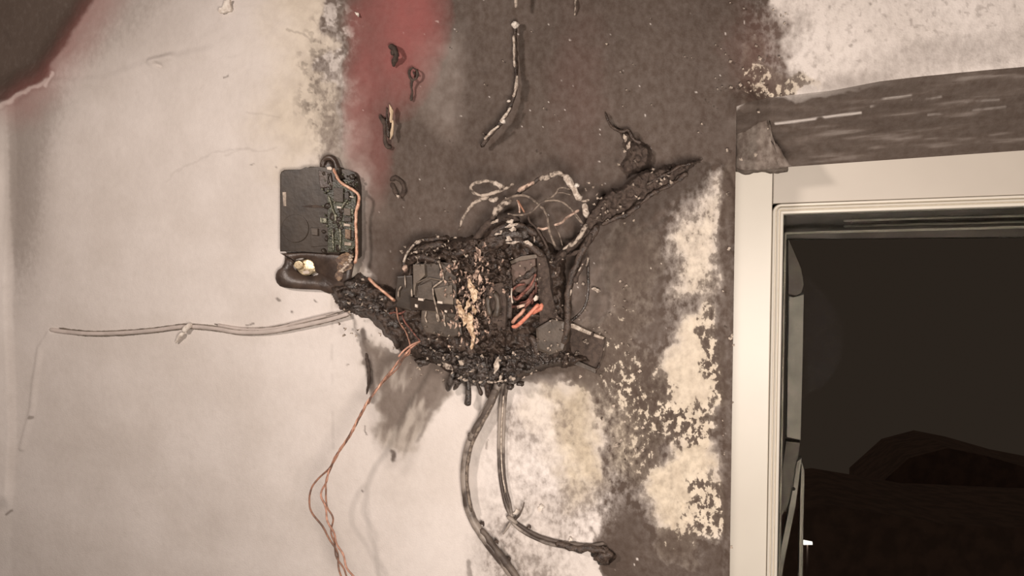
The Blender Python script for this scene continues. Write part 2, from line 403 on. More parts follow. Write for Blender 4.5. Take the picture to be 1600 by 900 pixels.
    put(S, sm(9, 2, line_d(u2, v2, [(566, 520), (576, 570), (580, 625)])), .88)
    put(S, sm(5, 1, line_d(u2, v2, [(545, 492), (560, 530), (574, 560)]))*.7, .7)
    put(S, sm(6, 0, line_d(u2, v2, [(700, 575), (676, 640), (652, 690)]))*.8, .8)
    put(S, sm(22, 0, line_d(u2, v2, [(570, 620), (600, 690), (612, 720)]))*.5, .5)
    put(S, sm(5, 1, line_d(u2, v2, [(611, 706), (612, 722)])), .9)
    put(S, sm(18, 0, line_d(u2, v2, [(650, 690), (640, 720), (636, 735)]))*.35, .5)
    put(S, sm(7, 0, line_d(u2, v2, [(742, 600), (748, 640), (752, 660)]))*.6, .6)
    # chipped dark edge along the window, thin old seams, marks
    put(S, sm(1122, 1132, u2)*sm(255, 290, V)*sm(1, 0, np.zeros_like(U)), .93); put(A, sm(1122, 1132, u2)*sm(255, 290, V), .2)
    put(S, sm(3.5, 1, line_d(U, V, [(517, 445), (518, 560), (521, 700)]))*.6*sm(.3, .6, fbm(U, V, 18, 3, 21)), .32)
    for a, b, s_ in (((432, 465), (436, 469), 3), ((492, 469), (494, 471), 2.5), ((347, 124), (357, 118), 2.5), ((455, 485), (457, 486), 3), ((50, 650), (54, 652), 5), ((10, 803), (20, 798), 4),
                     ((385, 508), (398, 506), 2.6), ((431, 258), (433, 259), 2), ((395, 255), (400, 253), 1.6), ((572, 668), (575, 680), 2), ((568, 765), (570, 767), 2), ((540, 568), (543, 567), 2), ((730, 875), (730, 905), 6),
                     ((1330, 72), (1334, 70), 3), ((1362, 8), (1364, 8), 3), ((760, 690), (760, 700), 2), ((838, 580), (838, 600), 4), ((820, 668), (821, 675), 2)):
        put(S, sm(s_, s_*.3, line_d(u2, v2, [a, b]))*.85, .7)
    put(S, sm(2.2, .6, line_d(u2, v2, [(258, 282), (285, 258), (330, 240), (400, 232)]))*.25, .6)
    put(S, sm(2.2, .6, line_d(u2, v2, [(352, 246), (380, 236), (430, 232)]))*.22, .6)
    put(S, sm(2.5, .6, line_d(u2, v2, [(388, 172), (440, 186)]))*.25, .6)
    put(S, sm(2.5, .6, line_d(u2, v2, [(446, 44), (480, 62)]))*.5, .7)
    # blemishes where the even dark coat is nicked to white
    nick = vn(U/4.2, V/4.2, 201)*.6+vn(U/9, V/9, 202)*.4
    put(S, sm(.90, .93, nick)*sm(0, 40, sdm)*.9, .15)
    # paint sags / vertical soft tone
    put(S, sm(.62, .95, fbm(U, V*.2, 30, 3, 61))*sm(60, 400, U)*.15*sm(.1, 0, S), .2)
    return np.stack([S, A, H], -1), np.stack([R, K, G], -1), sdm

mA, mB, SDM = paint_masks(U, V)
# relief of the wall (metres, towards the room)
def relief(U, V, S, A, sdm):
    h = (fbm(U, V, 220, 3, 301)-.5)*.012+(fbm(U, V, 40, 3, 305)-.5)*.0016
    h += .008*sm(24, 14, U+3*np.sin(V/60))*sm(150, 175, V)*sm(800, 770, V)                                      # the raised corner strip
    h += -.03*sm(0, 60, poly_sd(U, V, [(-1600, -900), (150, -900), (150, 0), (84, 105), (70, 130), (0, 163), (-1600, 166)]))     # the corner falls away
    h += .003*sm(14, 0, line_d(U, V, [(-20, 172), (30, 152), (74, 132), (160, 128), (240, 100), (330, 80)]))
    h += .004*sm(9, 0, line_d(U, V, [(236, 96), (252, 92), (266, 88)]))-.004*sm(6, 0, line_d(U, V, [(244, 100), (250, 103)]))
    h += .003*sm(7, 0, line_d(U, V, [(78, 520), (62, 545), (54, 600), (50, 640), (34, 700)]))
    rough = sm(.25, .6, A+.3*sm(-20, 20, sdm)*0)
    h += rough*((fbm(U, V, 12, 4, 320)-.5)*.006)
    chip = mB[..., 1]*sm(.5, .1, S)
    h += -.0022*chip                                                                                            # bare plaster lies below the coat
    h += .0012*sm(.3, .9, S)*(fbm(U, V, 6, 3, 330)-.5)
    cr = poly_sd(U+(fbm(U, V, 16, 3, 77)-.5)*14, V+(fbm(U, V, 16, 3, 79)-.5)*14, [(500, 150), (560, 200), (570, 300), (560, 420), (520, 260)])
    h += sm(0, 14, cr)*(fbm(U, V, 10, 3, 340)-.5)*.003
    # swirled plaster upper left
    h += (np.sin(fbm(U, V, 70, 3, 350)*38)*.5)*.0006*sm(230, 330, U)*sm(520, 470, U)*sm(330, 250, V)
    # lintel corner swells towards the window
    h += .016*sm(40, 0, line_d(U, V, [(1165, 165), (1180, 200), (1175, 260)]))*sm(-40, 10, U-1140)
    h += .004*sm(16, 2, line_d(U+(fbm(U, V, 12, 3, 83)-.5)*12, V, [(1122, 262), (1138, 300), (1140, 420), (1138, 700), (1140, 960)]))
    return h
HGT = relief(U, V, mA[..., 0], mA[..., 1], SDM)
edge = sm(XJ+.004, XJ-.012, X)*0+1
HGT = HGT*edge
Yw = -HGT
wm, t, b = nt('burnt_plaster'); N, L = t.nodes, t.links
def vmix(a, b_, f):
    n = N.new('ShaderNodeMix'); n.data_type = 'RGBA'
    for i, s in ((0, f), (6, a), (7, b_)):
        if isinstance(s, (tuple, float, int)): n.inputs[i].default_value = (*s, 1) if isinstance(s, tuple) else s
        else: L.new(s, n.inputs[i])
    return n.outputs[2]
def mth(op, a, b_=None, c=None, clamp=False):
    n = N.new('ShaderNodeMath'); n.operation = op; n.use_clamp = clamp
    for i, s in enumerate((a, b_, c)):
        if s is None: continue
        if isinstance(s, (int, float)): n.inputs[i].default_value = s
        else: L.new(s, n.inputs[i])
    return n.outputs[0]
def noi(sc_, det=5, rg=.55, stretch=None):
    tc = N.new('ShaderNodeTexCoord'); s = tc.outputs['Object']
    if stretch:
        mp = N.new('ShaderNodeMapping'); mp.inputs['Scale'].default_value = stretch; L.new(s, mp.inputs[0]); s = mp.outputs[0]
    n = N.new('ShaderNodeTexNoise'); n.inputs['Scale'].default_value = sc_; n.inputs['Detail'].default_value = det; n.inputs['Roughness'].default_value = rg
    L.new(s, n.inputs['Vector']); return n.outputs['Fac']
def attr(nm):
    a = N.new('ShaderNodeAttribute'); a.attribute_name = nm; s = N.new('ShaderNodeSeparateColor'); L.new(a.outputs['Color'], s.inputs[0]); return s.outputs
a1 = attr('stain_a'); a2 = attr('stain_b')
nf = noi(95, 6, .6, (1.15, 1, .85))
sp = mth('MULTIPLY_ADD', mth('SUBTRACT', nf, .5), mth('MULTIPLY', a1[1], 4.0), a1[0])
def sstep(x, lo, hi):
    n = N.new('ShaderNodeMapRange'); n.interpolation_type = 'SMOOTHSTEP'; L.new(x, n.inputs[0]); n.inputs[1].default_value = lo; n.inputs[2].default_value = hi; return n.outputs[0]
hard = sstep(sp, .40, .56)
soft = mth('MAXIMUM', mth('MINIMUM', sp, 1.0), 0.0)
hm = N.new('ShaderNodeMix'); L.new(a1[2], hm.inputs[0]); L.new(soft, hm.inputs[2]); L.new(hard, hm.inputs[3]); soot = hm.outputs[0]
n_big = noi(7, 4); n_mid = noi(38, 5); n_fine = noi(420, 3)
clean = vmix((.70, .635, .585), (.80, .735, .69), sstep(n_big, .3, .7))
clean = vmix(clean, (.66, .60, .55), mth('MULTIPLY', sstep(n_mid, .55, .75), .35))
cream = vmix((.52, .435, .32), (.68, .585, .445), sstep(n_mid, .35, .65))
base = vmix(clean, cream, a2[1])
sootc = vmix((.073, .050, .038), (.087, .061, .047), sstep(n_big, .35, .65))
sootc = vmix(sootc, (.25, .20, .17), mth('MULTIPLY', a2[2], .65))
sootc = vmix(sootc, (.055, .040, .032), mth('MULTIPLY', sstep(n_mid, .55, .8), .3))
c = vmix(base, sootc, soot)
c = vmix(c, (.37, .105, .10), mth('MULTIPLY', a2[0], mth('MULTIPLY_ADD', n_mid, .5, .6)))
L.new(c, b.inputs['Base Color'])
b.inputs['Roughness'].default_value = .72; b.inputs['Specular IOR Level'].default_value = .35
bp = N.new('ShaderNodeBump'); bp.inputs['Strength'].default_value = .35; bp.inputs['Distance'].default_value = .0015
L.new(mth('ADD', mth('MULTIPLY', soot, .5), mth('ADD', n_fine, mth('MULTIPLY', nf, .8))), bp.inputs['Height']); L.new(bp.outputs[0], b.inputs['Normal'])
M['wall'] = wm
me = grid_mesh('wall_front', X, Yw, Z, keep=~opening, attrs={'stain_a': mA, 'stain_b': mB})
wall = link('wall_front', me, 'wall'); wall['kind'] = 'structure'

# ---- recess: sloping soffit, side reveal, corner lump
D = .115                                    # frame sits this far behind the wall face
zf = lin([P(1100, 270, -D), P(1180, 268, -D), P(1215, 262, -D), P(1600, 235, -D), P(1700, 228, -D)])
sx = np.concatenate([np.linspace(XJ, P(1640, 200).x, 420), np.linspace(P(1640, 200).x, P(1600, 450).x+.62, 12)[1:]])
ty = np.linspace(0, 1, 70)
SX, TT = np.meshgrid(sx, ty)
wl_i = k0
edge_h = np.interp(sx, xs, Yw[k0, :])
SZ0 = zl(SX); SZ1 = zf(SX)
SZ = SZ0+(SZ1-SZ0)*TT; SY = edge_h[None, :]*(1-TT)+(D)*TT
ru, rv = project(SX, SY, SZ)
bul = np.sin(TT*math.pi)
SY -= bul*((fbm(SX, SZ, .12, 3, 401)-.5)*.02+(fbm(SX*.18, SZ, .006, 3, 405)-.5)*.004)
sa = np.zeros(SX.shape+(3,)); sb = np.zeros(SX.shape+(3,))
streak = fbm(SX*.09, SZ-.055*SX, .007, 4, 411); big = fbm(SX, SZ, .1, 3, 415)
s_ = .95-.22*sm(.56, .78, streak+.12*(big-.5))*sm(1230, 1330, ru)
s_ -= .75*sm(3.0, .8, line_d(ru, rv, [(1212, 193), (1260, 187), (1300, 181), (1345, 176)]))*sm(.3, .45, fbm(SX, SZ, .02, 3, 420))
brk = sm(.35, .6, fbm(SX, SZ, .016, 3, 421))
for ln, a_ in (([(1365, 158), (1385, 154), (1440, 147)], .5), ([(1361, 167), (1372, 164)], .5), ([(1425, 157), (1470, 152)], .35), ([(1500, 161), (1560, 156)], .3), ([(1450, 180), (1570, 167)], .3)):
    s_ -= a_*sm(2.6, .6, line_d(ru, rv+2*(fbm(SX, SZ, .02, 2, 422)-.5), ln))*brk
s_ -= .5*sm(.60, .8, fbm(SX*.5, SZ, .012, 4, 430)+.5*sm(.16, 0, TT)-.1)*sm(1440, 1200, ru)*sm(.25, .02, TT)
sa[..., 0] = s_; sa[..., 1] = .05; sa[..., 2] = .2; sb[..., 2] = .12+.4*sm(.45, .75, streak)
me = grid_mesh('wall_soffit', SX, SY, SZ, attrs={'stain_a': sa, 'stain_b': sb})
o = link('wall_soffit', me, 'wall'); o['kind'] = 'structure'
# side reveal
rows = np.arange(k0, len(zs))[::3]
rz = zs[rows]; re = Yw[rows, np.argmin(abs(xs-XJ))]
TT2, RZ = np.meshgrid(np.linspace(0, 1, 16), rz)
RX = np.full_like(RZ, XJ)+.004*np.sin(TT2*math.pi/2)-.02*TT2; RY = re[:, None]*(1-TT2)+(D+.05)*TT2
RX += (fbm(RY, RZ, .03, 3, 440)-.5)*.004*np.sin(TT2*math.pi)
sa = np.zeros(RX.shape+(3,)); sa[..., 0] = .9; sa[..., 1] = .3; sa[..., 2] = .6; sb = np.zeros(RX.shape+(3,)); sb[..., 1] = .7
o = link('wall_reveal', grid_mesh('wall_reveal', RX, RY, RZ, attrs={'stain_a': sa, 'stain_b': sb}), 'wall'); o['kind'] = 'structure'
# corner lump of plaster hanging where soffit meets the side
def sooted_mesh(o, s=.85, a=.5, h=.8, cream=.3, grey=.5):
    me = o.data; n = len(me.vertices)
    for k, v3 in (('stain_a', (s, a, h)), ('stain_b', (0, cream, grey))):
        at = me.color_attributes.new(k, 'FLOAT_COLOR', 'POINT'); at.data.foreach_set('color', np.tile(np.array(v3+(1,), np.float32), n))
bm = bmesh.new()
poly = [(1150, 150), (1186, 150), (1196, 168), (1202, 196), (1212, 222), (1222, 240), (1236, 258), (1216, 262), (1190, 263), (1162, 266), (1150, 262)]
add_slab(bm, poly, -.10, -.035, 0)
bmesh.ops.triangulate(bm, faces=bm.faces); bmesh.ops.subdivide_edges(bm, edges=bm.edges, cuts=4, use_grid_fill=True)
for v_ in bm.verts: v_.co += .006*mn.noise_vector(v_.co*30)+.0025*mn.noise_vector(v_.co*110)
o = finish(bm, 'wall_corner', 'wall'); o['kind'] = 'structure'; sooted_mesh(o, .86, .3, .3, .4, .5)

# ============================================================ THE WINDOW
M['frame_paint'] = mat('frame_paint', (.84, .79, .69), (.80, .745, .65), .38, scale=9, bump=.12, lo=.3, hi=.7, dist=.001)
M['frame_paint_shaded'] = mat('frame_paint_shaded', (.64, .585, .51), (.60, .545, .475), .42, scale=9, bump=.12, lo=.3, hi=.7, dist=.001)  # frame paint again, darkened to put the head rail in shade
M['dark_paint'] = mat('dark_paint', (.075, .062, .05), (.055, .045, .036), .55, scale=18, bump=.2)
M['outer_grey'] = mat('outer_grey', (.50, .47, .41), (.38, .36, .31), .6, scale=22, bump=.2)
M['outer_dim'] = mat('outer_dim', (.17, .15, .125), (.12, .10, .085), .7, scale=20, bump=.3)
M['night_ground'] = mat('night_ground', (.42, .30, .26), (.3, .22, .2), .9, scale=1.5, bump=.3)
win = bpy.data.objects.new('window_1', None); C_.objects.link(win); win.location = P(1180, 450, -D); win['kind'] = 'structure'
win.empty_display_size = .05; bpy.context.view_layer.update()
def fslab(name, poly, y0, y1, m, parent, bev=.0015):
    """outline traced on the frame's own plane (y = D), extruded from y0 (front) to y1 (back)"""
    bm = bmesh.new(); pts = [P(u, v, -D) if isinstance(u, (int, float)) else u for u, v in poly]
    top = [bm.verts.new((p.x, y0, p.z)) for p in pts]; bot = [bm.verts.new((p.x, y1, p.z)) for p in pts]
    n = len(pts); f = bm.faces.new(top); [bm.faces.new((top[i], top[(i+1) % n], bot[(i+1) % n], bot[i])) for i in range(n)]; bm.faces.new(bot[::-1])
    if bev: bmesh.ops.bevel(bm, geom=list(f.edges), offset=bev, segments=2, affect='EDGES', profile=.5)
    return finish(bm, name, m, parent, False)
WR = P(1600, 450, -D).x+.5; WB = P(1200, 900, -D).z-.30      # right and lower ends lie outside the frame
pA = P(1207, 330, -D); xs_in = pA.x
def rect(x0, z0_, x1, z1): return [(x0, z1), (x1, z1), (x1, z0_), (x0, z0_)]
def wslab(name, pts, y0, y1, m, parent, bev=.0015):
    bm = bmesh.new(); top = [bm.verts.new((x, y0, z)) for x, z in pts]; bot = [bm.verts.new((x, y1, z)) for x, z in pts]
    n = len(pts); f = bm.faces.new(top); [bm.faces.new((top[i], top[(i+1) % n], bot[(i+1) % n], bot[i])) for i in range(n)]; bm.faces.new(bot[::-1])
    if bev: bmesh.ops.bevel(bm, geom=list(f.edges), offset=bev, segments=2, affect='EDGES', profile=.5)
    return finish(bm, name, m, parent, False)
zt = lambda u, v: P(u, v, -D).z
xo = XJ-.035
wslab('frame_stile', [(xo, zt(1150, 215)), (xs_in-.0004, zt(1208, 215)), (xs_in-.0004, WB), (xo, WB)], D+.0012, D+.06, 'frame_paint', win)
zr0, zr1 = zt(1208, 318), zt(1600, 304)
zslope = (zr1-zr0)/(P(1600, 304, -D).x-xs_in)
ht = zt(1600, 200)
wslab('frame_rail', [(xs_in+.0004, ht), (WR, ht+.05), (WR, zr0+zslope*(WR-xs_in)), (xs_in+.0004, zr0)], D, D+.06, 'frame_paint_shaded', win)
wslab('frame_stile', [(WR+.0005, ht+.05), (WR+.07, ht+.05), (WR+.07, WB), (WR+.0005, WB)], D, D+.06, 'frame_paint', win)
wslab('frame_rail', [(xs_in, WB+.07), (WR, WB+.07), (WR, WB), (xs_in, WB)], D+.001, D+.06, 'frame_paint', win)
# glazing bead: a moulded ring with a rounded corner
def bead(name, x0, z1, x1, z0_, r, prof, slope, m, parent):
    path = []
    for (cx, cz, a0) in ((x0+r, z0_+r, 270), (x0+r, z1-r, 180), (x1-r, z1-r+slope*(x1-x0), 90), (x1-r, z0_+r, 0)):
        pass
    def corner(cx, cz, a0):
        return [(cx+r*math.cos(math.radians(a0-k*15)), cz+r*math.sin(math.radians(a0-k*15)), math.radians(a0-k*15)) for k in range(7)]
    path = corner(x0+r, z0_+r, 270)+corner(x0+r, z1-r, 180)+corner(x1-r, z1-r+slope*(x1-x0), 90)+corner(x1-r, z0_+r, 0)
    bm = bmesh.new(); rings = []
    for x, z, a in path:
        rings.append([bm.verts.new((x-math.cos(a)*d, D-h, z-math.sin(a)*d)) for d, h in prof])
    n = len(rings); m_ = len(prof)
    for i in range(n):
        for k in range(m_-1):
            bm.faces.new((rings[i][k], rings[i][k+1], rings[(i+1) % n][k+1], rings[(i+1) % n][k]))
    return finish(bm, name, m, parent, False)
s = px(-D, 1210); W_ = 17*s
prof = [(-.0003, -.03), (-.0002, .001)]
def ridge(a, b, h, n=6): return [(a+(b-a)*k/n, h*math.sin(math.pi*k/n)**.6 if 0 < k < n else -.0035) for k in range(n+1)]
prof = [(0, -.02)]+ridge(.0002, W_*.30, .0018)+ridge(W_*.34, W_*.58, .0030)+ridge(W_*.62, W_, .0016)+[(W_+.0004, -.05)]
bead('bead_moulding', xs_in, zr0, WR, WB+.07, .013, prof, zslope, 'frame_paint', win)
# sash behind the bead and the pane
gx = xs_in+W_+.0005; gz = zr0-W_
bead('sash_lip', gx+.0015, gz-.0265, WR-.02, WB+.09, .004, [(0, -.055), (0, -.022), (.0016, -.0205), (.0032, -.022), (.0032, -.055)], zslope, 'outer_grey', win)
gm, t_, b_ = nt('window_glass'); b_.inputs['Transmission Weight'].default_value = 1; b_.inputs['Roughness'].default_value = .0; b_.inputs['IOR'].default_value = 1.02
b_.inputs['Base Color'].default_value = (.93, .93, .90, 1)
M['glass'] = gm
wslab('glass_pane', rect(gx-.006, WB+.06, WR-.005, gz+.01+zslope*.3), D+.016, D+.019, 'glass', win, 0)
# what stands just outside the pane
ox = gx-.02
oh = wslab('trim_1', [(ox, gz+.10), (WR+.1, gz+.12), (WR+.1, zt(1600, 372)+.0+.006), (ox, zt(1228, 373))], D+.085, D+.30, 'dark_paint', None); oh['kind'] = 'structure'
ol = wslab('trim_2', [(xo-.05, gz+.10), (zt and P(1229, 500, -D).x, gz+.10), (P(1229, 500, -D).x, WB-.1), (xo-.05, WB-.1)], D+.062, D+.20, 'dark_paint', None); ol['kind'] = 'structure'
rail = thing('awning_rail', P(1450, 345, -D-.08), 'pair of thin grey horizontal rails outside under the window head', 'rail')
for v0, v1 in ((345, 337), (353.5, 346.5)):
    tube('rail_bar', [(1318, v0, -D-.083), (1460, (v0+v1)/2-.5, -D-.083), (1690, v1-2, -D-.083)], 1.9, 'outer_grey', rail, segs=8)
tube('end_bracket', [(1330, 340, -D-.083), (1330, 356, -D-.083)], 1.3, 'outer_dim', rail, segs=6)
tube('end_bracket', [(1640, 330, -D-.083), (1640, 350, -D-.083)], 1.3, 'outer_dim', rail, segs=6)
hh = -D-.12
sh = thing('window_shutter', P(1245, 600, hh), 'folded grey shutter seen edge-on outside at the left of the pane', 'shutter')
slab('shutter_leaf', [(1233, 463), (1240, 466), (1249, 464), (1256, 459), (1254, 560), (1251, 688), (1229, 683), (1231, 570)], -.262, hh, 'outer_grey', sh)
slab('upper_plate', [(1231, 372), (1237, 385), (1252, 420), (1256, 445), (1252, 458), (1244, 462), (1232, 460)], -.255, hh, 'outer_dim', sh)
slab('lower_plate', [(1228, 690), (1250, 692), (1246, 730), (1232, 790), (1219, 812), (1222, 740)], -.262, hh-.004, 'outer_dim', sh)
slab('diagonal_brace', [(1245, 722), (1253, 716), (1243, 790), (1224, 884), (1220, 915), (1208, 915), (1222, 850), (1238, 770)], -.25, hh+.006, 'outer_grey', sh)
slab('outer_stile', [(1252, 722), (1257, 735), (1254, 915), (1248, 915), (1250, 800)], -.262, hh+.004, 'outer_grey', sh)
lump('hinge_pin', 1240, 764, hh+.012, 3, 3, .004, 'outer_dim', sh, amp=.1, sub=2)
# dark land beyond, seen through the pane
def far(u, v, dist): 
    d = FW + RT*((u-800)/FPX) + UP*((450-v)/FPX); return CAM+d*dist
def mound(name, pts, d0):
    bm = bmesh.new(); a = [far(u, v, d0) for u, v in pts]
    R_ = [[bm.verts.new(p) for p in a], [bm.verts.new((p.x, p.y, -40)) for p in a], [bm.verts.new((p.x, p.y+9, -40)) for p in a], [bm.verts.new((p.x, p.y+9, p.z-1)) for p in a]]
    for k in range(4):
        r1, r2 = R_[k], R_[(k+1) % 4]
        for i in range(len(pts)-1): bm.faces.new((r1[i], r1[i+1], r2[i+1], r2[i]))
    bm.faces.new([q[0] for q in R_]); bm.faces.new([q[-1] for q in R_])
    o = finish(bm, name, 'night_ground', None, False); o['kind'] = 'structure'; return o
mound('ground', [(1000, 798), (1230, 800), (1300, 790), (1360, 800), (1480, 820), (1700, 830), (2100, 840)], 30)
mound('hill', [(1360, 770), (1420, 716), (1480, 700), (1540, 712), (1620, 735), (1800, 770), (2100, 800)], 45)
em, t_, b_ = nt('lamp_glow'); b_.inputs['Emission Color'].default_value = (1, .95, .85, 1); b_.inputs['Emission Strength'].default_value = 1.4; M['lamp_glow'] = em
lp_ = thing('street_lamp', far(1262, 800, 24), 'tiny lit lamp far off in the dark outside the window', 'lamp')
bm = bmesh.new(); c0 = far(1262, 848, 22)
bmesh.ops.create_cube(bm, size=1)
for v_ in bm.verts: v_.co = c0+Vector((v_.co.x*.24, v_.co.y*.12, v_.co.z*(.05 if v_.co.x > 0 else .1)))
finish(bm, 'lamp_head', 'lamp_glow', lp_, False)
bm = bmesh.new(); add_tube(bm, [c0-Vector((0, -.05, .05)), c0-Vector((0, -.05, 4))], .04, step=1); finish(bm, 'post', 'night_ground', lp_)

# ============================================================ SENSOR BOX ON THE LEFT (melted housing and circuit board)
box = thing('melted_control_box', P(500, 340, 0), 'black melted plastic control box with exposed green circuit board, left of the burnt distribution box', 'control box')
H0 = .016
slab('housing', rounded(437, 265, 526, 396, 7, corners=(1, 0, 0, 0))[:-1]+[(437, 396)] if False else
     [(437, 273), (439, 268), (444, 265), (470, 264.5), (478, 263), (484, 260), (500, 261), (512, 262), (530, 262), (530, 397), (500, 395), (470, 393), (437, 393)],
     -.002, H0, 'black_plastic', box, .0022)
slab('housing_rim', [(528, 262), (545, 266), (554, 269), (558, 275), (561, 290), (561, 330), (560, 400), (556, 404), (530, 400)], -.002, .010, 'black_plastic', box, .0015)
# raised round boss, slot and seams on the cover
bm = bmesh.new()
for k in range(28):
    pass
cen = (461, 357)
ring = [(cen[0]+21*math.cos(a*math.pi/14), cen[1]+22*math.sin(a*math.pi/14)) for a in range(28)]
add_slab(bm, ring, H0-.001, H0+.0016, .0008); finish(bm, 'round_boss', 'black_plastic', box, False)
slab('vent_slot', [(441, 300), (447, 300), (447, 322), (443, 322)], H0-.001, H0+.0006, 'rim', box, .0004)
slab('cover_step', [(470, 322), (492, 320), (512, 323), (511, 325), (480, 324)], H0-.001, H0+.0008, 'char_dull', box, .0003)
slab('cover_panel', [(484, 356), (512, 354), (514, 384), (486, 386)], H0-.002, H0+.0012, 'black_plastic', box, .0006)
slab('board_chip', [(497, 266), (516, 270), (520, 292), (500, 294)], H0-.002, H0+.003, 'brown_plastic', box, .001)
pcbo = slab('circuit_board', [(511, 285), (540, 280), (556, 286), (556, 384), (546, 394), (512, 394)], .010, H0+.0022, 'pcb', box, .0006)
for i, (u0, v0, u1, v1, hh_, mm) in enumerate(((521, 293, 536, 316, .004, 'grey_plastic'), (537, 325, 547, 337, .005, 'grey_plastic_light'), (547, 326, 552, 335, .003, 'solder'), (538, 339, 548, 347, .004, 'black_plastic'), (537, 349, 547, 354, .003, 'rim'),
        (539, 358, 547, 374, .005, 'scorched_board'), (549, 360, 553, 372, .004, 'black_plastic'), (500, 340, 510, 349, .004, 'solder'), (486, 356, 496, 368, .003, 'grey_plastic'), (538, 300, 545, 312, .004, 'black_plastic'), (526, 322, 533, 326, .003, 'white_mark'), (546, 306, 552, 309, .002, 'white_mark'), (538, 378, 548, 384, .003, 'rim'))):
    slab('board_component', [(u0, v0), (u1, v0+1), (u1, v1), (u0, v1-1)], H0+.001, H0+.002+hh_, mm, box, .0006)
tubes('solder_trace', [[(513, 305, H0+.003), (517, 318, H0+.004), (523, 336, H0+.003), (525, 345, H0+.003)], [(520, 358, H0+.003), (520, 372, H0+.004), (521, 392, H0+.003)], [(531, 356, H0+.003), (532, 370, H0+.004), (531, 390, H0+.003)],
       [(545, 308, H0+.003), (538, 318, H0+.004), (533, 326, H0+.003)]], 1.7, 'solder', box, lump=.5, freq=300)
bm = bmesh.new()
for k in range(26):
    add_lump(bm, random.uniform(500, 554), random.uniform(270, 392), H0+.003, random.uniform(1.2, 3.2), random.uniform(1.2, 3.4), .002, amp=.4, sub=2)
o = finish(bm, 'board_debris', 'solder', box); o['kind'] = 'stuff'
bm = bmesh.new()
for k in range(40):
    add_lump(bm, random.uniform(505, 558), random.uniform(268, 396), H0+.002, random.uniform(2, 5), random.uniform(2, 6), .003, amp=.5, sub=2)
o = finish(bm, 'melted_drips', 'black_plastic', box); o['kind'] = 'stuff'
# top loop with its pin
tube('hanging_loop', [(505, 264, .008), (504, 256, .010), (508, 248, .010), (517, 246, .010), (524, 252, .010), (528, 266, .009), (530, 274, .008)], 4.6, 'brown_plastic', box, lump=.25)
lump('loop_web', 514, 260, .006, 9, 9, .005, 'brown_plastic', box, amp=.2)
slab('loop_pin', [(510, 261), (516, 260), (519, 263), (517, 266), (511, 265)], .012, .019, 'white_mark', box, .0008)
# lower tab with a worn hole that shows pale plaster and a screw
tab_o = [(438, 396), (445, 398), (445, 410), (440, 418), (433, 423), (430, 431), (431, 440), (437, 447), (446, 450), (470, 452), (500, 453), (512, 459), (530, 458), (548, 440), (552, 420), (556, 400), (530, 396), (480, 394)]
hole = [(457, 412), (463, 405), (472, 403), (482, 405), (488, 408), (491, 415), (493, 426), (500, 429), (490, 431), (476, 431), (466, 426), (459, 419)]
bm = bmesh.new()
def ringv(poly, h): return [bm.verts.new(P(u, v, h)) for u, v in poly]
def resamp(poly, n):
    d = [0]; 
    for i in range(len(poly)): a_, b_ = poly[i], poly[(i+1) % len(poly)]; d.append(d[-1]+math.hypot(b_[0]-a_[0], b_[1]-a_[1]))
    out = []; j = 0
    for k in range(n):
        t_ = d[-1]*k/n
        while d[j+1] < t_: j += 1
        f = (t_-d[j])/max(d[j+1]-d[j], 1e-6); a_, b_ = poly[j], poly[(j+1) % len(poly)]; out.append((a_[0]+(b_[0]-a_[0])*f, a_[1]+(b_[1]-a_[1])*f))
    return out
to = resamp(tab_o, 48)
ho = []
for (u, v) in to:                                    # hole ring matched by direction from its centre
    a_ = math.atan2(v-418, (u-478))
    best = min(resamp(hole, 120), key=lambda q: abs((math.atan2(q[1]-418, q[0]-478)-a_+math.pi) % (2*math.pi)-math.pi)); ho.append(best)
ht_ = [.009, .0115, .010, .0]
r0 = ringv(to, -.001); r1 = ringv(to, .009); mid = ringv([((a[0]*.8+b[0]*.2), (a[1]*.8+b[1]*.2)) for a, b in zip(to, ho)], .0115); r2 = ringv(ho, .0095); r3 = ringv(ho, -.001)
for A_, B_ in ((r0, r1), (r1, mid), (mid, r2), (r2, r3)):
    for i in range(48):
        try: bm.faces.new((A_[i], A_[(i+1) % 48], B_[(i+1) % 48], B_[i]))
        except Exception: pass
bmesh.ops.remove_doubles(bm, verts=bm.verts, dist=.00005)
finish(bm, 'mounting_tab', 'brown_plastic', box)
lump('bared_plaster', 479, 418, .001, 20, 14, .0035, 'screw', box, amp=.25)
bm = bmesh.new(); add_slab(bm, [(466+7.2*math.cos(a*math.pi/9), 414+6.4*math.sin(a*math.pi/9)) for a in range(18)], .001, .0085, .001); finish(bm, 'screw_head', 'screw', box, False)
slab('hole_glint', [(472, 424), (480, 422), (484, 425), (482, 428), (475, 428)], .003, .006, 'white_mark', box, .0008)
flakes('scorched_lining', [(538, 410, .014, 34, 22, 1.2), (532, 424, .013, 30, 14, 1.4), (546, 402, .013, 22, 14, 1.1)], 'scorched_board', box, .003)
bm = bmesh.new()
for k in range(22):
    f = k/21; add_lump(bm, 552-f*20+random.uniform(-3, 3), 398+f*28+random.uniform(-3, 3), .016, 2.4, 2, .002, amp=.4, sub=2)
o = finish(bm, 'beaded_melt', 'rim', box); o['kind'] = 'stuff'
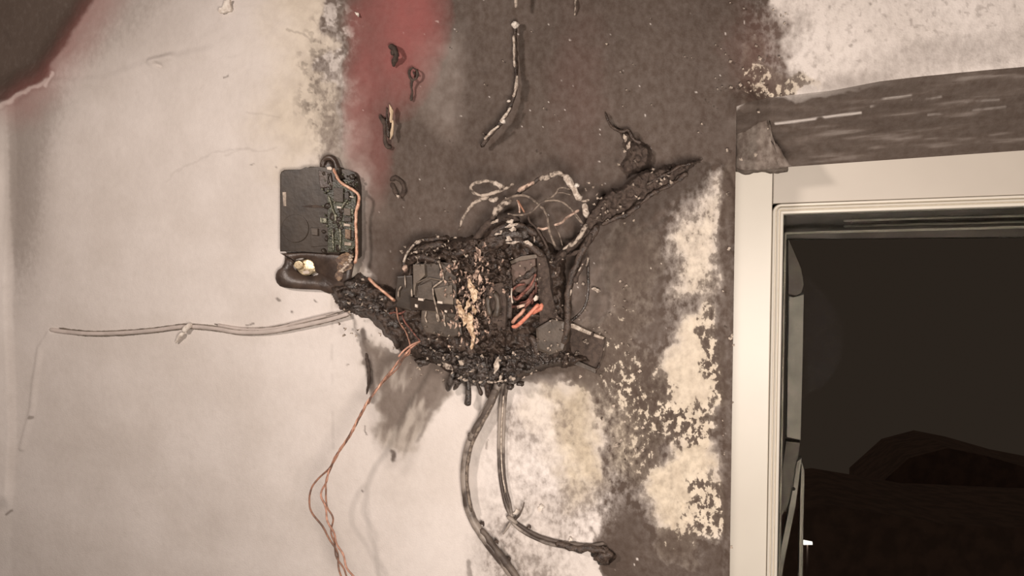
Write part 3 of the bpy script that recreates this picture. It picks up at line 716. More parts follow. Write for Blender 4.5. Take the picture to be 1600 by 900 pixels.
# molten bridge between control box and the distribution box
br = thing('molten_plastic_trail', P(570, 475, 0), 'charred molten plastic sagging from the control box to the distribution box', 'melted plastic')
def height_patch(name, poly, hfun, m, parent, step=1.6, ragged=10, seed=0, jit=1.0):
    us_ = [p[0] for p in poly]; vs_ = [p[1] for p in poly]
    uu, vv = np.meshgrid(np.arange(min(us_)-8, max(us_)+8, step), np.arange(min(vs_)-8, max(vs_)+8, step))
    ru_ = uu+(fbm(uu, vv, 14, 4, seed+1)-.5)*ragged*2; rv_ = vv+(fbm(uu, vv, 14, 4, seed+2)-.5)*ragged*2
    sd = poly_sd(ru_, rv_, poly)
    h = hfun(uu, vv, sd)
    X_ = np.empty_like(uu); Z_ = np.empty_like(uu)
    F_ = np.array(FW); R_ = np.array(RT); U_ = np.array(UP); C0 = np.array(CAM)
    h_face = h; d = F_[None, None]+R_[None, None]*((uu-800)/FPX)[..., None]+U_[None, None]*((450-vv)/FPX)[..., None]
    t_ = (-h-C0[1])/d[..., 1]; q = C0+d*t_[..., None]
    keep = (sd[:-1, :-1] > -1) & (sd[1:, 1:] > -1) & (sd[1:, :-1] > -1) & (sd[:-1, 1:] > -1)
    me = grid_mesh(name, q[..., 0], -h, q[..., 2], keep)
    return link(name, me, m, parent)
def rag(uu, vv, s1, seed): return 1-abs(fbm(uu, vv, s1, 5, seed, .55)*2-1)
hf = lambda u, v, sd: -.002+sm(-1, 12, sd)*(.008+.012*rag(u, v, 22, 501)**2+.006*fbm(u, v, 6, 3, 505))
o = height_patch('char_crust', [(512, 450), (520, 440), (548, 438), (562, 425), (575, 432), (590, 442), (615, 452), (640, 470), (640, 545), (618, 545), (596, 520), (575, 500), (560, 497), (545, 488), (528, 482), (518, 465)], hf, 'char', br, ragged=5, seed=510)
bm = bmesh.new()
for (u, v, a, b_) in ((556, 446, 14, 9), (545, 458, 14, 9), (570, 462, 12, 8), (538, 472, 10, 7), (585, 480, 10, 8), (604, 490, 9, 7), (560, 480, 12, 8), (600, 464, 10, 7), (615, 505, 9, 8), (572, 448, 6, 5)):
    add_lump(bm, u, v, .014, a, b_, .010, amp=.45)
finish(bm, 'melted_lobe', 'char_gloss', br)
flakes('ash_fleck', [(random.uniform(525, 635), random.uniform(440, 530), .024, random.uniform(3, 7), random.uniform(2, 4), random.uniform(0, 3)) for k in range(16)]+[(568, 436, .026, 6, 5, .5), (546, 487, .02, 5, 3, 1), (538, 483, .02, 4, 3, 1), (603, 487, .022, 8, 3, 2.0)], 'ash', br)['kind'] = 'stuff'

# ============================================================ COPPER WIRES
o = tube('copper_wire', [(521, 263, .022), (525, 273, .024), (530, 282, .026), (540, 290, .028), (552, 297, .028), (560, 305, .028), (560, 318, .027), (557, 330, .027), (556, 350, .026), (557, 375, .025), (557, 400, .024), (554, 412, .023)], 2.4, 'copper_pale', lump=.3, freq=160)
tag(o, 'bare bright copper wire running down the right side of the control box', 'wire')
o = tube('copper_wire', [(576, 434, .03), (585, 444, .034), (600, 456, .036), (613, 467, .036), (617, 470, .030)], 2.4, 'copper_pale', lump=.2, freq=160)
tag(o, 'short pale copper wire slanting from the molten trail to the distribution box', 'wire')
tw = thing('twisted_copper_wires', P(600, 590, 0), 'long twisted pair of thin copper wires hanging free and looping down past the bottom edge', 'wire')
def strand(name, pts, r, m, amp=0, turns=0, ph=0, parent=tw):
    w_ = catmull(uvh(pts), .004); out = []; n = len(w_)
    for i, p in enumerate(w_):
        a = ph+turns*2*math.pi*i/n
        out.append(p+Vector((math.cos(a), math.sin(a)*.7, math.cos(a)*.5))*amp)
    bm = bmesh.new(); add_tube(bm, out, r, step=.003, lump=.12, freq=200, segs=8); return finish(bm, name, m, parent)
main_p = [(655, 533, .045), (636, 550, .05), (615, 575, .055), (597, 598, .06), (580, 620, .064), (565, 645, .067), (548, 678, .07), (530, 705, .07)]
strand('wire_strand', main_p+[(515, 730, .072), (498, 748, .075), (485, 766, .078), (483, 785, .08), (495, 812, .082), (515, 840, .08), (526, 865, .078), (534, 905, .078)], .0015, 'copper_dark', .0015, 9, 0)
strand('wire_strand', main_p+[(518, 728, .072), (510, 750, .075), (503, 770, .078), (508, 795, .08), (517, 825, .08), (530, 855, .078), (540, 880, .078), (556, 910, .078)], .0016, 'copper', .0016, 11, 2)
strand('wire_strand', main_p[1:]+[(520, 722, .071), (512, 745, .074), (508, 770, .078), (512, 790, .08), (519, 810, .08), (519, 835, .08), (527, 870, .078), (545, 906, .078)], .0014, 'copper_dark', .0014, 10, 4)
strand('wire_strand', main_p[1:]+[(521, 722, .071)], .0014, 'copper_pale', .0018, 6, 5)
strand('wire_strand', [(619, 480, .045), (624, 502, .048), (634, 520, .05), (641, 538, .05), (640, 552, .05), (630, 560, .05), (622, 575, .052), (606, 590, .056), (585, 612, .06), (575, 632, .063)], .0013, 'copper_dark', .0006, 4, 1)
strand('wire_strand', [(628, 492, .044), (636, 508, .046), (648, 522, .048), (656, 533, .046)], .0013, 'rusty_red', .0004, 2, 1)
strand('wire_strand', [(657, 533, .048), (645, 538, .05), (633, 546, .052), (622, 558, .054)], .0015, 'copper', .0003, 2, 1)
tube('wire_strand', [(608, 490, .03), (615, 488, .034), (624, 490, .036), (634, 486, .034)], 1.8, 'rusty_red', tw, lump=.4)

# ============================================================ BURNT DISTRIBUTION BOX
db = thing('burnt_distribution_box', P(755, 480, 0), 'burnt-out distribution box, charred crust over grey terminal modules with ash flakes and hanging melted drips', 'electrical box')
hf = lambda u, v, sd: -.002+sm(-1, 14, sd)*(.010+.016*rag(u, v, 30, 601)**2+.008*fbm(u, v, 7, 4, 605)+.012*sm(90, 20, np.hypot(u-760, v-500)))
height_patch('char_backing', [(614, 452), (632, 408), (650, 380), (690, 368), (740, 372), (770, 352), (800, 342), (838, 352), (862, 380), (884, 395), (886, 430), (890, 470), (888, 520), (900, 545), (935, 565), (900, 575), (850, 580), (820, 592), (800, 608), (760, 602), (720, 600), (702, 585), (680, 570), (650, 562), (625, 548), (612, 505)], hf, 'char', db, ragged=6, seed=610)
# central crust: heavy and jagged
hf = lambda u, v, sd: .0+sm(-1, 10, sd)*(.024+.022*rag(u, v, 18, 621)**2.2+.013*fbm(u, v, 5, 4, 625))
height_patch('char_crust', [(688, 376), (740, 366), (775, 372), (800, 392), (806, 420), (800, 470), (806, 520), (790, 560), (745, 560), (722, 530), (712, 505), (708, 470), (706, 440), (690, 412), (660, 408), (640, 408), (650, 386)], hf, 'char', db, step=1.3, ragged=6, seed=630)['kind'] = 'stuff'
# lower glossy melt
hf = lambda u, v, sd: .0+sm(-1, 9, sd)*(.018+.020*rag(u, v, 14, 641)**1.6+.010*fbm(u, v, 5, 4, 645))
height_patch('melted_base', [(640, 530), (700, 545), (760, 548), (800, 540), (850, 528), (886, 545), (880, 572), (850, 580), (815, 586), (800, 606), (760, 603), (724, 600), (712, 588), (690, 572), (660, 560)], hf, 'char_gloss', db, step=1.3, ragged=5, seed=650)['kind'] = 'stuff'
# left terminal modules, stepped edges
def module(name, poly, h0, h1, m, rim=None, rr=1.2, parent=db):
    o = slab(name, poly, h0, h1, m, parent, .0015)
    if rim: tube('module_rim', [(u, v, h1+.001) for u, v in rim], rr, 'rim', o, step=.0015, segs=6)
    return o
def polyline_rim(pts, h, r, m='rim', parent=db, name='module_rim'):
    bm = bmesh.new()
    for a, b_ in zip(pts[:-1], pts[1:]): add_tube(bm, uvh([(a[0], a[1], h), (b_[0], b_[1], h)]), 1.15*r*px(0, a[0]), step=.004, segs=6)
    return finish(bm, name, m, parent)
m1 = slab('terminal_module', [(647, 412), (663, 412), (684, 410), (693, 437), (676, 450), (678, 470), (682, 488), (648, 484), (647, 462), (650, 443)], .01, .036, 'grey_plastic', db, .002)
m2 = slab('terminal_module', [(687, 409), (712, 412), (714, 498), (685, 494), (683, 470), (678, 450), (695, 438)], .01, .040, 'grey_plastic', db, .002)
polyline_rim([(686, 410), (691, 424), (693, 437), (676, 449.5), (677, 462), (681, 478), (684, 490), (686, 502)], .042, 1.25, parent=m2)
m3 = slab('terminal_module', [(645, 413), (663, 413), (664, 430), (649, 443), (648, 461), (645.5, 461)], .03, .041, 'grey_plastic_light', db, .0012)
slab('terminal_face', [(678, 451), (706, 445), (708, 476), (684, 474)], .038, .043, 'grey_plastic_light', m2, .001)
slab('terminal_face', [(652, 447), (674, 440), (676, 452), (678, 470), (654, 466)], .034, .038, 'grey_plastic', m1, .001)
polyline_rim([(650, 443), (668, 434), (694, 439), (712, 441)], .043, .9, 'grey_plastic_light', m1)
m4 = slab('terminal_module', [(620, 432), (644, 430), (646, 470), (642, 486), (618, 480), (618, 462)], .01, .030, 'black_plastic', db, .002)
polyline_rim([(632.5, 430), (633.5, 449)], .032, .9, parent=m4)
polyline_rim([(627, 447), (622.5, 454), (622, 464)], .033, 1.1, parent=m4)
polyline_rim([(643, 451), (644, 470)], .033, 1.4, parent=m4)
m5 = slab('terminal_block', [(658, 484), (686, 488), (712, 492), (720, 506), (722, 524), (700, 528), (664, 520), (657, 506)], .01, .038, 'grey_plastic', db, .0025)
polyline_rim([(659, 484), (684, 488), (711, 493)], .039, .8, 'grey_plastic_light', m5)
for a in (((666, 486), (664, 496), (667, 504)), ((682, 489), (683, 499), (685, 503)), ((694, 491), (694, 502), (696, 510))): polyline_rim(list(a), .040, 1.1, parent=m5, name='contact_clip')
for i, (u, v, a, b_) in enumerate(((657, 467.5, 8, 4), (687, 472, 8, 4), (650, 477.5, 4, 5), (696, 486, 3.5, 3.5), (704, 503, 2.5, 4))):
    slab('contact_tip', [(u-a/2, v-b_/2), (u+a/2, v-b_/2+1), (u+a/2, v+b_/2+1), (u-a/2, v+b_/2)], .034, .046, 'white_mark', db, .0008)
slab('module_gap', [(640, 464), (708, 476), (712, 491), (658, 483), (642, 486)], .02, .0425, 'soot_matte', db, .001)
# scorched crust arching over the modules
tube('conduit_arch', [(632, 424, .03), (632, 408, .032), (637, 394, .034), (646, 383, .034), (658, 376, .034), (680, 374, .03), (700, 372, .026)], 4, 'char', db, lump=.5)
tube('ash_edge', [(631, 410, .036), (633, 402, .038), (638, 392, .040), (647, 382, .041)], 1.6, 'ash_pale', db, lump=.6)
lump('ash_nub', 653, 378, .041, 5, 3, .003, 'ash_pale', db, rot=.4)
lump('ash_nub', 633, 419, .036, 4, 6, .004, 'ash_pink', db)
tubes('crust_ridge', [[(640, 412, .036), (655, 402, .04), (672, 406, .04), (688, 410, .04)], [(648, 396, .036), (662, 388, .038), (680, 384, .038), (694, 380, .036)], [(690, 392, .04), (706, 396, .042), (724, 392, .044), (742, 384, .044)]], 5.5, 'char', db, lump=.6)
# right half: opened housing with a frame bar and a lower shell
slab('inner_panel', [(798, 414), (812, 408), (836, 404), (838, 440), (830, 462), (806, 456), (797, 440)], .006, .036, 'inner_brown', db, .002)
slab('panel_lip', [(796, 408), (814, 400), (838, 397), (840, 403), (816, 408), (800, 417)], .01, .032, 'grey_plastic_light', db, .002)
slab('side_frame', [(838, 400), (852, 398), (858, 420), (860, 450), (866, 490), (880, 500), (886, 520), (884, 548), (866, 560), (846, 556), (842, 520), (846, 480), (840, 440)], .006, .034, 'char_dull', db, .003)
slab('lower_shell', [(836, 512), (862, 498), (882, 502), (886, 526), (880, 548), (858, 556), (838, 548)], .01, .042, 'grey_plastic', db, .005)
slab('front_module', [(758, 446), (786, 440), (792, 470), (790, 512), (764, 516), (756, 490)], .015, .050, 'char_dull', db, .005)
slab('front_module', [(782, 424), (796, 420), (800, 446), (800, 498), (786, 500)], .015, .044, 'char', db, .004)
bm = bmesh.new()
add_tube(bm, uvh([(764, 462, .052), (762, 478, .053), (766, 494, .053)]), .004, lump=.4); add_tube(bm, uvh([(774, 456, .052), (778, 474, .054), (775, 496, .052)]), .0045, lump=.4)
finish(bm, 'melted_bulge', 'grey_plastic', db)
slab('dark_void', [(768, 410), (784, 404), (784, 440), (768, 444)], .01, .0355, 'char_gloss', db, .002)
tubes('charred_rib', [[(800, 446, .03), (812, 436, .034), (828, 428, .034), (838, 416, .034)], [(842, 560, .03), (838, 540, .036), (828, 524, .036)], [(740, 392, .04), (760, 378, .046), (785, 372, .048), (812, 376, .046), (834, 388, .04), (850, 400, .036)], [(758, 378, .044), (776, 362, .048), (798, 352, .048), (822, 356, .044), (840, 370, .04)]], 5.5, 'char', db, lump=.55)
# ash: bigger pieces one by one, small crumbs as one stuff part
big_f = [(736, 448, .056, 26, 10, 1.75), (742, 462, .058, 22, 9, 1.4), (731, 476, .055, 18, 8, 1.2), (724, 492, .054, 26, 11, 1.85), (720, 484, .056, 18, 9, 2.0), (735, 505, .055, 34, 10, 1.65), (739, 522, .052, 30, 7, 1.6),
         (738, 538, .048, 16, 5, 1.5), (744, 428, .054, 16, 7, 1.2), (750, 436, .055, 18, 5, 1.5), (728, 500, .056, 20, 7, 1.3), (741, 484, .057, 16, 7, 1.9), (716, 474, .052, 14, 6, 1.5), (734, 434, .054, 12, 7, 1.0), (748, 394, .052, 18, 7, 1.9), (753, 404, .05, 12, 6, 2.1), (757, 383, .05, 10, 6, 1.2), (712, 418, .05, 10, 4, .6)]
for i, f in enumerate(big_f):
    o = flakes('ash_flake', [f], 'flake' if 440 < f[1] < 545 else 'ash_pink', db, .0016)
crumbs = []
for k in range(200):
    u = random.gauss(740, 22); v = random.triangular(375, 548, 470)
    if abs(u-742) > 60: continue
    crumbs.append((u, v, .050+random.uniform(-.006, .006), random.uniform(4, 11), random.uniform(2, 4.5), random.gauss(1.6, .4)))
o = flakes('ash_crumb', crumbs, 'ash_pink', db); o['kind'] = 'stuff'
cr2 = [(random.uniform(628, 760), random.gauss(392, 12), .046, random.uniform(3, 8), random.uniform(2, 4), random.uniform(0, 3)) for k in range(42)]
cr2 += [(random.uniform(790, 880), random.uniform(400, 560), .044, random.uniform(2, 6), random.uniform(1.5, 3), random.uniform(.8, 2.2)) for k in range(40)]
cr2 += [(random.uniform(640, 890), random.uniform(540, 596), .042, random.uniform(3, 7), random.uniform(2, 4), random.uniform(0, 3)) for k in range(46)]
cr2 += [(random.uniform(615, 720), random.uniform(495, 560), .040, random.uniform(2, 5), random.uniform(2, 3), random.uniform(0, 3)) for k in range(26)]
o = flakes('ash_crumb', cr2, 'ash', db); o['kind'] = 'stuff'
bm = bmesh.new()
for k in range(44):
    u = random.gauss(762, 26); v = random.gauss(580, 11)
    if v < 605 and abs(u-762) < 60: add_lump(bm, u, v, .036, random.uniform(3, 7), random.uniform(3, 6), .006, amp=.4, sub=2)
for k in range(22):
    add_lump(bm, random.uniform(640, 890), random.uniform(548, 574), .026, random.uniform(3, 9), random.uniform(3, 6), .008, amp=.5, sub=2)
o = finish(bm, 'melt_bubble', 'char_gloss', db); o['kind'] = 'stuff'
bm = bmesh.new()
for k in range(14): 
    a = k/13*math.pi; add_tube(bm, uvh([(760+40*math.cos(a)+random.uniform(-4, 4), 588+8*math.sin(a), .045), (760+40*math.cos(a)+random.uniform(-8, 8), 590+8*math.sin(a), .047)]), .0018, lump=.4, step=.001)
finish(bm, 'ash_bead', 'ash', db)['kind'] = 'stuff'
for f in ((739, 579, .046, 11, 4, 0.3), (722, 566, .044, 10, 9, .8), (776, 570, .05, 28, 7, 1.35), (783, 588, .046, 14, 4, 1.2), (700, 572, .03, 22, 8, -.6)): flakes('ash_flake', [f], 'ash_pale' if f[0] == 776 else 'ash', db, .002)
# white ash shreds at the top of the heap
for f in ((800, 352, .06, 22, 5, .25), (798, 346, .058, 12, 6, .3), (802, 358, .06, 11, 7, 0), (795, 373, .056, 10, 8, 1.0), (802, 379, .056, 22, 4, .1), (826, 380, .054, 16, 6, -.4), (835, 374, .05, 10, 2, 1.6), (780, 364, .054, 14, 5, .5), (774, 346, .056, 14, 4, .5)):
    flakes('ash_flake', [f], 'ash_pale', db, .0022)
lump('charred_knob', 800, 366, .045, 24, 11, .012, 'char_gloss', db, amp=.4)
lump('charred_knob', 775, 380, .042, 20, 12, .012, 'char', db, amp=.5)
lump('charred_knob', 800, 344, .044, 12, 7, .010, 'char_dull', db, amp=.4)
# drips
tube('melted_drip', [(731, 592, .02), (732, 606, .02), (732, 618, .018), (731, 628, .016), (730, 633, .014)], 3.2, 'char_gloss', db, taper=(1, 1.9))
tube('melted_drip', [(712, 580, .02), (706, 592, .02), (701, 604, .018), (700, 611, .015)], 5, 'char_gloss', db, lump=.3, taper=(1.3, .8))
tube('melted_drip', [(722, 588, .02), (716, 598, .02), (709, 609, .016)], 4, 'char_gloss', db, lump=.3, taper=(1.3, .7))
tube('melted_drip', [(760, 596, .02), (762, 610, .018), (763, 622, .014)], 5, 'char', db, lump=.5, taper=(1.4, .6))
tubes('melted_drip', [[(745, 598, .016), (750, 610, .012), (752, 618, .009)]], 3, 'char', db, lump=.4)

# copper ends inside the box
cg = 'copper conductor ends in the box'
o = tube('copper_conductor', [(800, 505, .058), (806, 497, .062), (814, 490, .064), (820, 482, .062)], 2.9, 'copper', lump=.1); tag(o, 'upper, shorter bright copper conductor end in the right half of the burnt box', 'wire', cg)
o = tube('copper_conductor', [(800, 510, .056), (806, 510, .060), (815, 503, .064), (827, 491, .066), (842, 475, .062)], 3.1, 'copper_orange', lump=.08); tag(o, 'lower, longer orange copper conductor end in the right half of the burnt box', 'wire', cg)
o = tube('copper_conductor', [(832, 491, .050), (838, 486, .054), (844, 482, .054), (847, 474, .052)], 3.2, 'copper_orange', lump=.35); tag(o, 'crumpled orange copper stub curled behind the longer conductor', 'wire', cg)
o = tubes('rusted_strands', [[(800, 462, .042), (808, 468, .046), (820, 456, .044), (834, 438, .044)], [(806, 466, .04), (815, 460, .046), (828, 446, .048), (838, 428, .044)], [(812, 474, .042), (824, 470, .046), (832, 458, .046)], [(798, 480, .04), (810, 478, .048), (828, 470, .048), (836, 452, .044)], [(790, 470, .036), (806, 448, .042), (822, 444, .042)], [(820, 482, .044), (830, 470, .046), (838, 462, .042)], [(836, 440, .04), (838, 452, .042), (830, 476, .042)]], 2.1, 'rusty_red', lump=.35, wob=.0015)
tag(o, 'tangle of dark rusty red strands above the orange conductors', 'wire')
o = tube('pale_wire_end', [(800, 450, .056), (799, 462, .058), (801, 474, .056)], 1.5, 'ash_pale', lump=.3); tag(o, 'short pale vertical wire end left of the rusty strands', 'wire')
o = slab('contact_plate', [(807, 478), (820, 474), (819, 479), (808, 483)], .055, .059, 'ash_pink', None, .0008); tag(o, 'small pinkish metal plate above the two bright copper ends', 'plate')
o = slab('contact_plate', [(833, 467), (837, 461), (840, 463), (839, 469), (835, 471)], .055, .062, 'white_mark', None, .0008); tag(o, 'tiny bright cream chip beside the top of the longer orange conductor', 'plate')

# ============================================================ CABLES ABOVE
o = tube('hanging_cable', [(807, -30, .03), (806, 12, .03)], 3.2, 'ash', lump=.5); tag(o, 'stub of burnt cable entering at the top edge above the hanging cable', 'cable')
hc = thing('hanging_cable', P(805, 120, 0), 'charred black cable with white ash edge hanging above the box, its lower end curling left', 'cable')
tube('cable_core', [(805, 36, 0.0100), (804.5, 60, 0.0100), (805, 85, 0.0100), (806, 105, 0.0100), (806, 125, 0.0120), (803, 148, 0.0140), (796, 170, 0.0160), (782, 192, 0.0180), (768, 208, 0.0180), (752, 230, 0.0120)], 4.3, 'char', hc, lump=.45, freq=120, taper=(.8, .8))
tubes('ash_edge', [[(803, 55, 0.0160), (803, 80, 0.0160), (804, 105, 0.0160)], [(808, 118, 0.0170), (806, 138, 0.0180), (802, 152, 0.0200)], [(798, 168, 0.0220), (790, 180, 0.0240), (781, 190, 0.0250)], [(780, 196, 0.0250), (769, 205, 0.0250), (757, 218, 0.0210)]], 2.0, 'ash_pale', hc, lump=.6)
lump('ash_cap', 805, 39, .013, 5, 5, .005, 'plaster_white', hc, amp=.4)
lump('ash_nub', 786, 189, .022, 4, 4, .003, 'plaster_white', hc, amp=.4); lump('ash_nub', 795, 158, .020, 3, 2, .002, 'plaster_white', hc, amp=.4)

ac = thing('ash_coated_cable', P(880, 290, 0), 'thick cable coated in pale ash arching over the burnt box to the charred strip', 'cable')
def ashy(name, pts, r, m='ash_pale', parent=ac, **k): return tube(name, pts, r, m, parent, **{**dict(lump=.42, freq=150), **k})
ashy('ash_sleeve', [(843, 277, .05), (850, 279, .052), (856, 276, .054), (864, 272, .055), (874, 271, .056), (883, 274, .056)], 4.4, 'ash')
ashy('ash_sleeve', [(882, 273, .056), (888, 281, .056), (894, 291, .055), (901, 302, .053), (907, 313, .05)], 5.2)
ashy('ash_sleeve', [(912, 318, .048), (915, 328, .046), (917, 340, .042)], 5.4)
ashy('bare_core', [(804, 306, .046), (820, 296, .048), (836, 284, .05), (846, 277, .05)], 2.6, 'char')
ashy('ash_sleeve', [(809, 299, .05), (817, 294, .052), (826, 288, .052), (835, 284, .052)], 3.0, 'ash_pink')
lump('ash_nub', 901, 290, .058, 4, 3.4, .004, 'plaster_white', ac, amp=.4)
ashy('ash_sleeve', [(906, 312, .048), (914, 314, .046), (921, 312, .044)], 2.2, 'ash')
lc = thing('looped_wire', P(760, 300, 0), 'pale ash-crusted wire bent into a flat loop at the upper left of the tangle', 'wire')
ashy('wire_loop', [(803, 287, .045), (792, 293, .048), (778, 299, .05), (764, 304, .05), (750, 305, .05), (739, 300, .05), (735, 294, .05), (739, 288, .052), (750, 284, .052), (764, 283, .052), (777, 287, .052), (788, 292, .05)], 2.6, 'ash', lc)
ashy('ash_crust', [(771, 285, .054), (780, 289, .055), (786, 292, .052)], 4.2, 'ash_pale', lc)
ashy('wire_tail', [(766, 306, .048), (752, 312, .046), (740, 318, .044), (730, 330, .040), (722, 344, .034), (717, 360, .03)], 3.0, 'ash', lc, taper=(1.2, .6))
ashy('ash_crust', [(764, 311, .05), (771, 313, .05), (778, 309, .048)], 3.4, 'ash_pale', lc)
wires = [('thin pale wire arching from the box top to its right shoulder', [(775, 331, .046), (784, 317, .05), (797, 309, .054), (812, 305, .056), (827, 308, .056), (840, 318, .054), (850, 328, .052), (855, 340, .048), (859, 362, .042), (868, 386, .036)], 2.0, 'ash_wire'),
         ('thin grey wire bowed across the middle of the tangle', [(793, 334, .05), (806, 336, .052), (824, 334, .054), (836, 327, .056), (846, 317, .056), (860, 313, .054), (876, 315, .052), (890, 324, .05), (900, 338, .048), (911, 350, .046)], 1.7, 'ash_wire'),
         ('fine grey wire forking up to the ash-coated cable', [(850, 313, .05), (862, 308, .052), (869, 301, .052), (873, 295, .052), (880, 293, .052), (891, 296, .05)], 1.5, 'ash_wire'),
         ('fine grey wire just beneath the fork', [(870, 301, .05), (880, 301, .05), (893, 305, .05)], 1.2, 'ash_wire'),
         ('ash-crusted wire slanting from mid tangle up to the right', [(866, 352, .044), (877, 348, .046), (886, 340, .05), (896, 333, .05), (905, 328, .048)], 2.1, 'ash_pink'),
         ('hair-thin straight wire at the right of the tangle', [(865, 350, .042), (873, 364, .042), (879, 384, .04)], .8, 'ash_wire'),
         ('hair-thin wire falling beside the charred strip', [(897, 330, .05), (906, 342, .05), (911, 350, .048)], .9, 'ash_wire'),
         ('short straight coppery wire stub in the middle of the tangle', [(840, 356, .044), (848, 358, .046), (857, 356, .044)], 2.0, 'ash_pink'),
         ('left one of two upright coppery wire ends', [(808, 312, .048), (811, 322, .052), (812, 333, .05)], 1.3, 'ash_pink'),
         ('right one of two upright coppery wire ends', [(809, 313, .05), (814, 322, .054), (820, 333, .052)], 1.4, 'copper_dark'),
         ('dark curved wire under the bowed grey wire', [(824, 334, .044), (828, 346, .044), (838, 356, .042), (848, 372, .04), (856, 388, .036)], 1.8, 'char_dull')]
for lb, pts, r, m_ in wires:
    o = tube('thin_wire', pts, r, m_, lump=.22, freq=180); tag(o, lb, 'wire')
o = tube('crusted_wire', [(772, 338, .05), (776, 328, .052), (786, 320, .054), (799, 314, .054)], 4.2, 'ash', lump=.6, freq=160); tag(o, 'thick crumbly grey-crusted wire end at the upper left of the box', 'wire')
o = tube('charred_cable', [(738, 384, .034), (752, 362, .04), (768, 345, .044), (774, 336, .046)], 5, 'char_dull', lump=.4); tag(o, 'soft grey charred cable rising from the box to the crusted wire', 'cable')

# charred strip from the box up to the right
st_ = thing('charred_strip', P(980, 320, 0), 'broad ragged charred strip peeling off the wall and tapering up to the right', 'charred strip')
spoly = [(1100, 248), (1082, 251), (1062, 258), (1040, 261), (1012, 264), (985, 280), (962, 292), (948, 305), (932, 316), (920, 330), (914, 345), (906, 360), (894, 376), (878, 390), (862, 402), (858, 412), (866, 416), (878, 406), (894, 394), (908, 384), (924, 368), (938, 352), (962, 344), (980, 336), (1000, 318), (1020, 304), (1044, 292), (1060, 280), (1078, 268)]
hf = lambda u, v, sd: .004+sm(-1, 5, sd)*(.022+.012*sm(1080, 900, u)+.010*rag(u, v, 16, 701)**2+.004*fbm(u, v, 5, 3, 705)+.010*sm(2, 20, u*.55+v-870))
height_patch('strip_body', spoly, hf, 'char_dull', st_, step=1.3, ragged=7, seed=710)
tube('torn_edge', [(1080, 256, .03), (1062, 260, .034), (1042, 272, .036), (1022, 282, .036), (1000, 296, .036)], 2.4, 'char', st_, lump=.7)
tubes('torn_edge', [[(1074, 270, .03), (1058, 282, .034), (1040, 294, .038), (1018, 304, .042), (1002, 318, .044), (982, 334, .046), (960, 342, .048), (940, 352, .05)]], 3.2, 'char', st_, lump=.7)
tubes('ash_edge', [[(916, 350, .05), (911, 362, .05), (903, 374, .048), (893, 382, .046), (880, 390, .042)]], 3.4, 'ash', st_, lump=.6)
flakes('ash_fleck', [(1012+random.uniform(-6, 40), 268+random.uniform(-6, 24), .044, random.uniform(3, 8), random.uniform(2, 4), random.uniform(0, 3)) for k in range(9)]+[(random.uniform(915, 1000), random.uniform(285, 350), .05, random.uniform(3, 7), random.uniform(2, 4), random.uniform(0, 3)) for k in range(26)]+[(1033, 287, .048, 6, 4, 0), (1014, 287, .046, 4, 3, 0)], 'ash', st_)['kind'] = 'stuff'
cb = thing('charred_cable', P(905, 440, 0), 'thick charred black cable dropping from the strip down the right side of the burnt box', 'cable')
tube('cable_core', [(935, 352, .046), (920, 376, .046), (908, 398, .046), (898, 420, .046), (890, 445, .046), (887, 470, .045), (887, 500, .044), (884, 525, .04), (874, 545, .034), (860, 560, .026)], 5.6, 'char', cb, lump=.35)
tubes('torn_sheath', [[(918, 398, .048), (912, 412, .05), (905, 424, .05), (898, 442, .05)], [(885, 400, .04), (896, 396, .044), (908, 392, .048)], [(925, 365, .05), (916, 386, .052)]], 3.2, 'char_dull', cb, lump=.7)
tubes('ash_edge', [[(911, 412, .055), (904, 424, .055)], [(893, 452, .053), (891, 462, .052)], [(919, 402, .05), (916, 416, .05)]], 1.6, 'ash', cb, lump=.7)
o = tube('bent_black_wire', [(919, 405, .03), (919, 430, .034), (919, 455, .036), (914, 478, .036), (903, 493, .034), (890, 503, .03)], 2.4, 'char_gloss', lump=.2); tag(o, 'thin black wire bowed outward right of the thick charred cable', 'wire')
o = tubes('bent_black_wire', [[(884, 520, .03), (882, 535, .03), (876, 548, .026), (868, 556, .02)]], 2.2, 'char', lump=.3); tag(o, 'thin black wire curling down onto the duct piece', 'wire')
# blistered skin curling off the soot above the strip
bl = thing('peeling_blister', P(985, 235, 0), 'curled blister of sooted paint peeling above the charred strip', 'peeling paint')
hf = lambda u, v, sd: -.001+sm(-1, 9, sd)*(.006+.010*rag(u, v, 14, 731)**1.5)
height_patch('blister_skin', [(970, 205), (984, 206), (996, 222), (1014, 228), (1020, 246), (1016, 262), (1000, 268), (980, 276), (968, 262), (978, 244), (972, 224)], hf, 'char_dull', bl, step=1.3, ragged=6, seed=740)
tube('curled_edge', [(946, 176, .003), (952, 192, .006), (962, 202, .009), (972, 206, .012), (982, 204, .012), (990, 218, .014), (1002, 224, .012)], 2.2, 'char', bl, lump=.6)
flakes('ash_fleck', [(977, 216, .018, 13, 6, 1.8), (982, 228, .018, 14, 6, 1.2), (966, 257, .016, 5, 5, 1), (992, 252, .016, 5, 4, 1), (976, 236, .018, 9, 4, 2.2)], 'ash', bl)

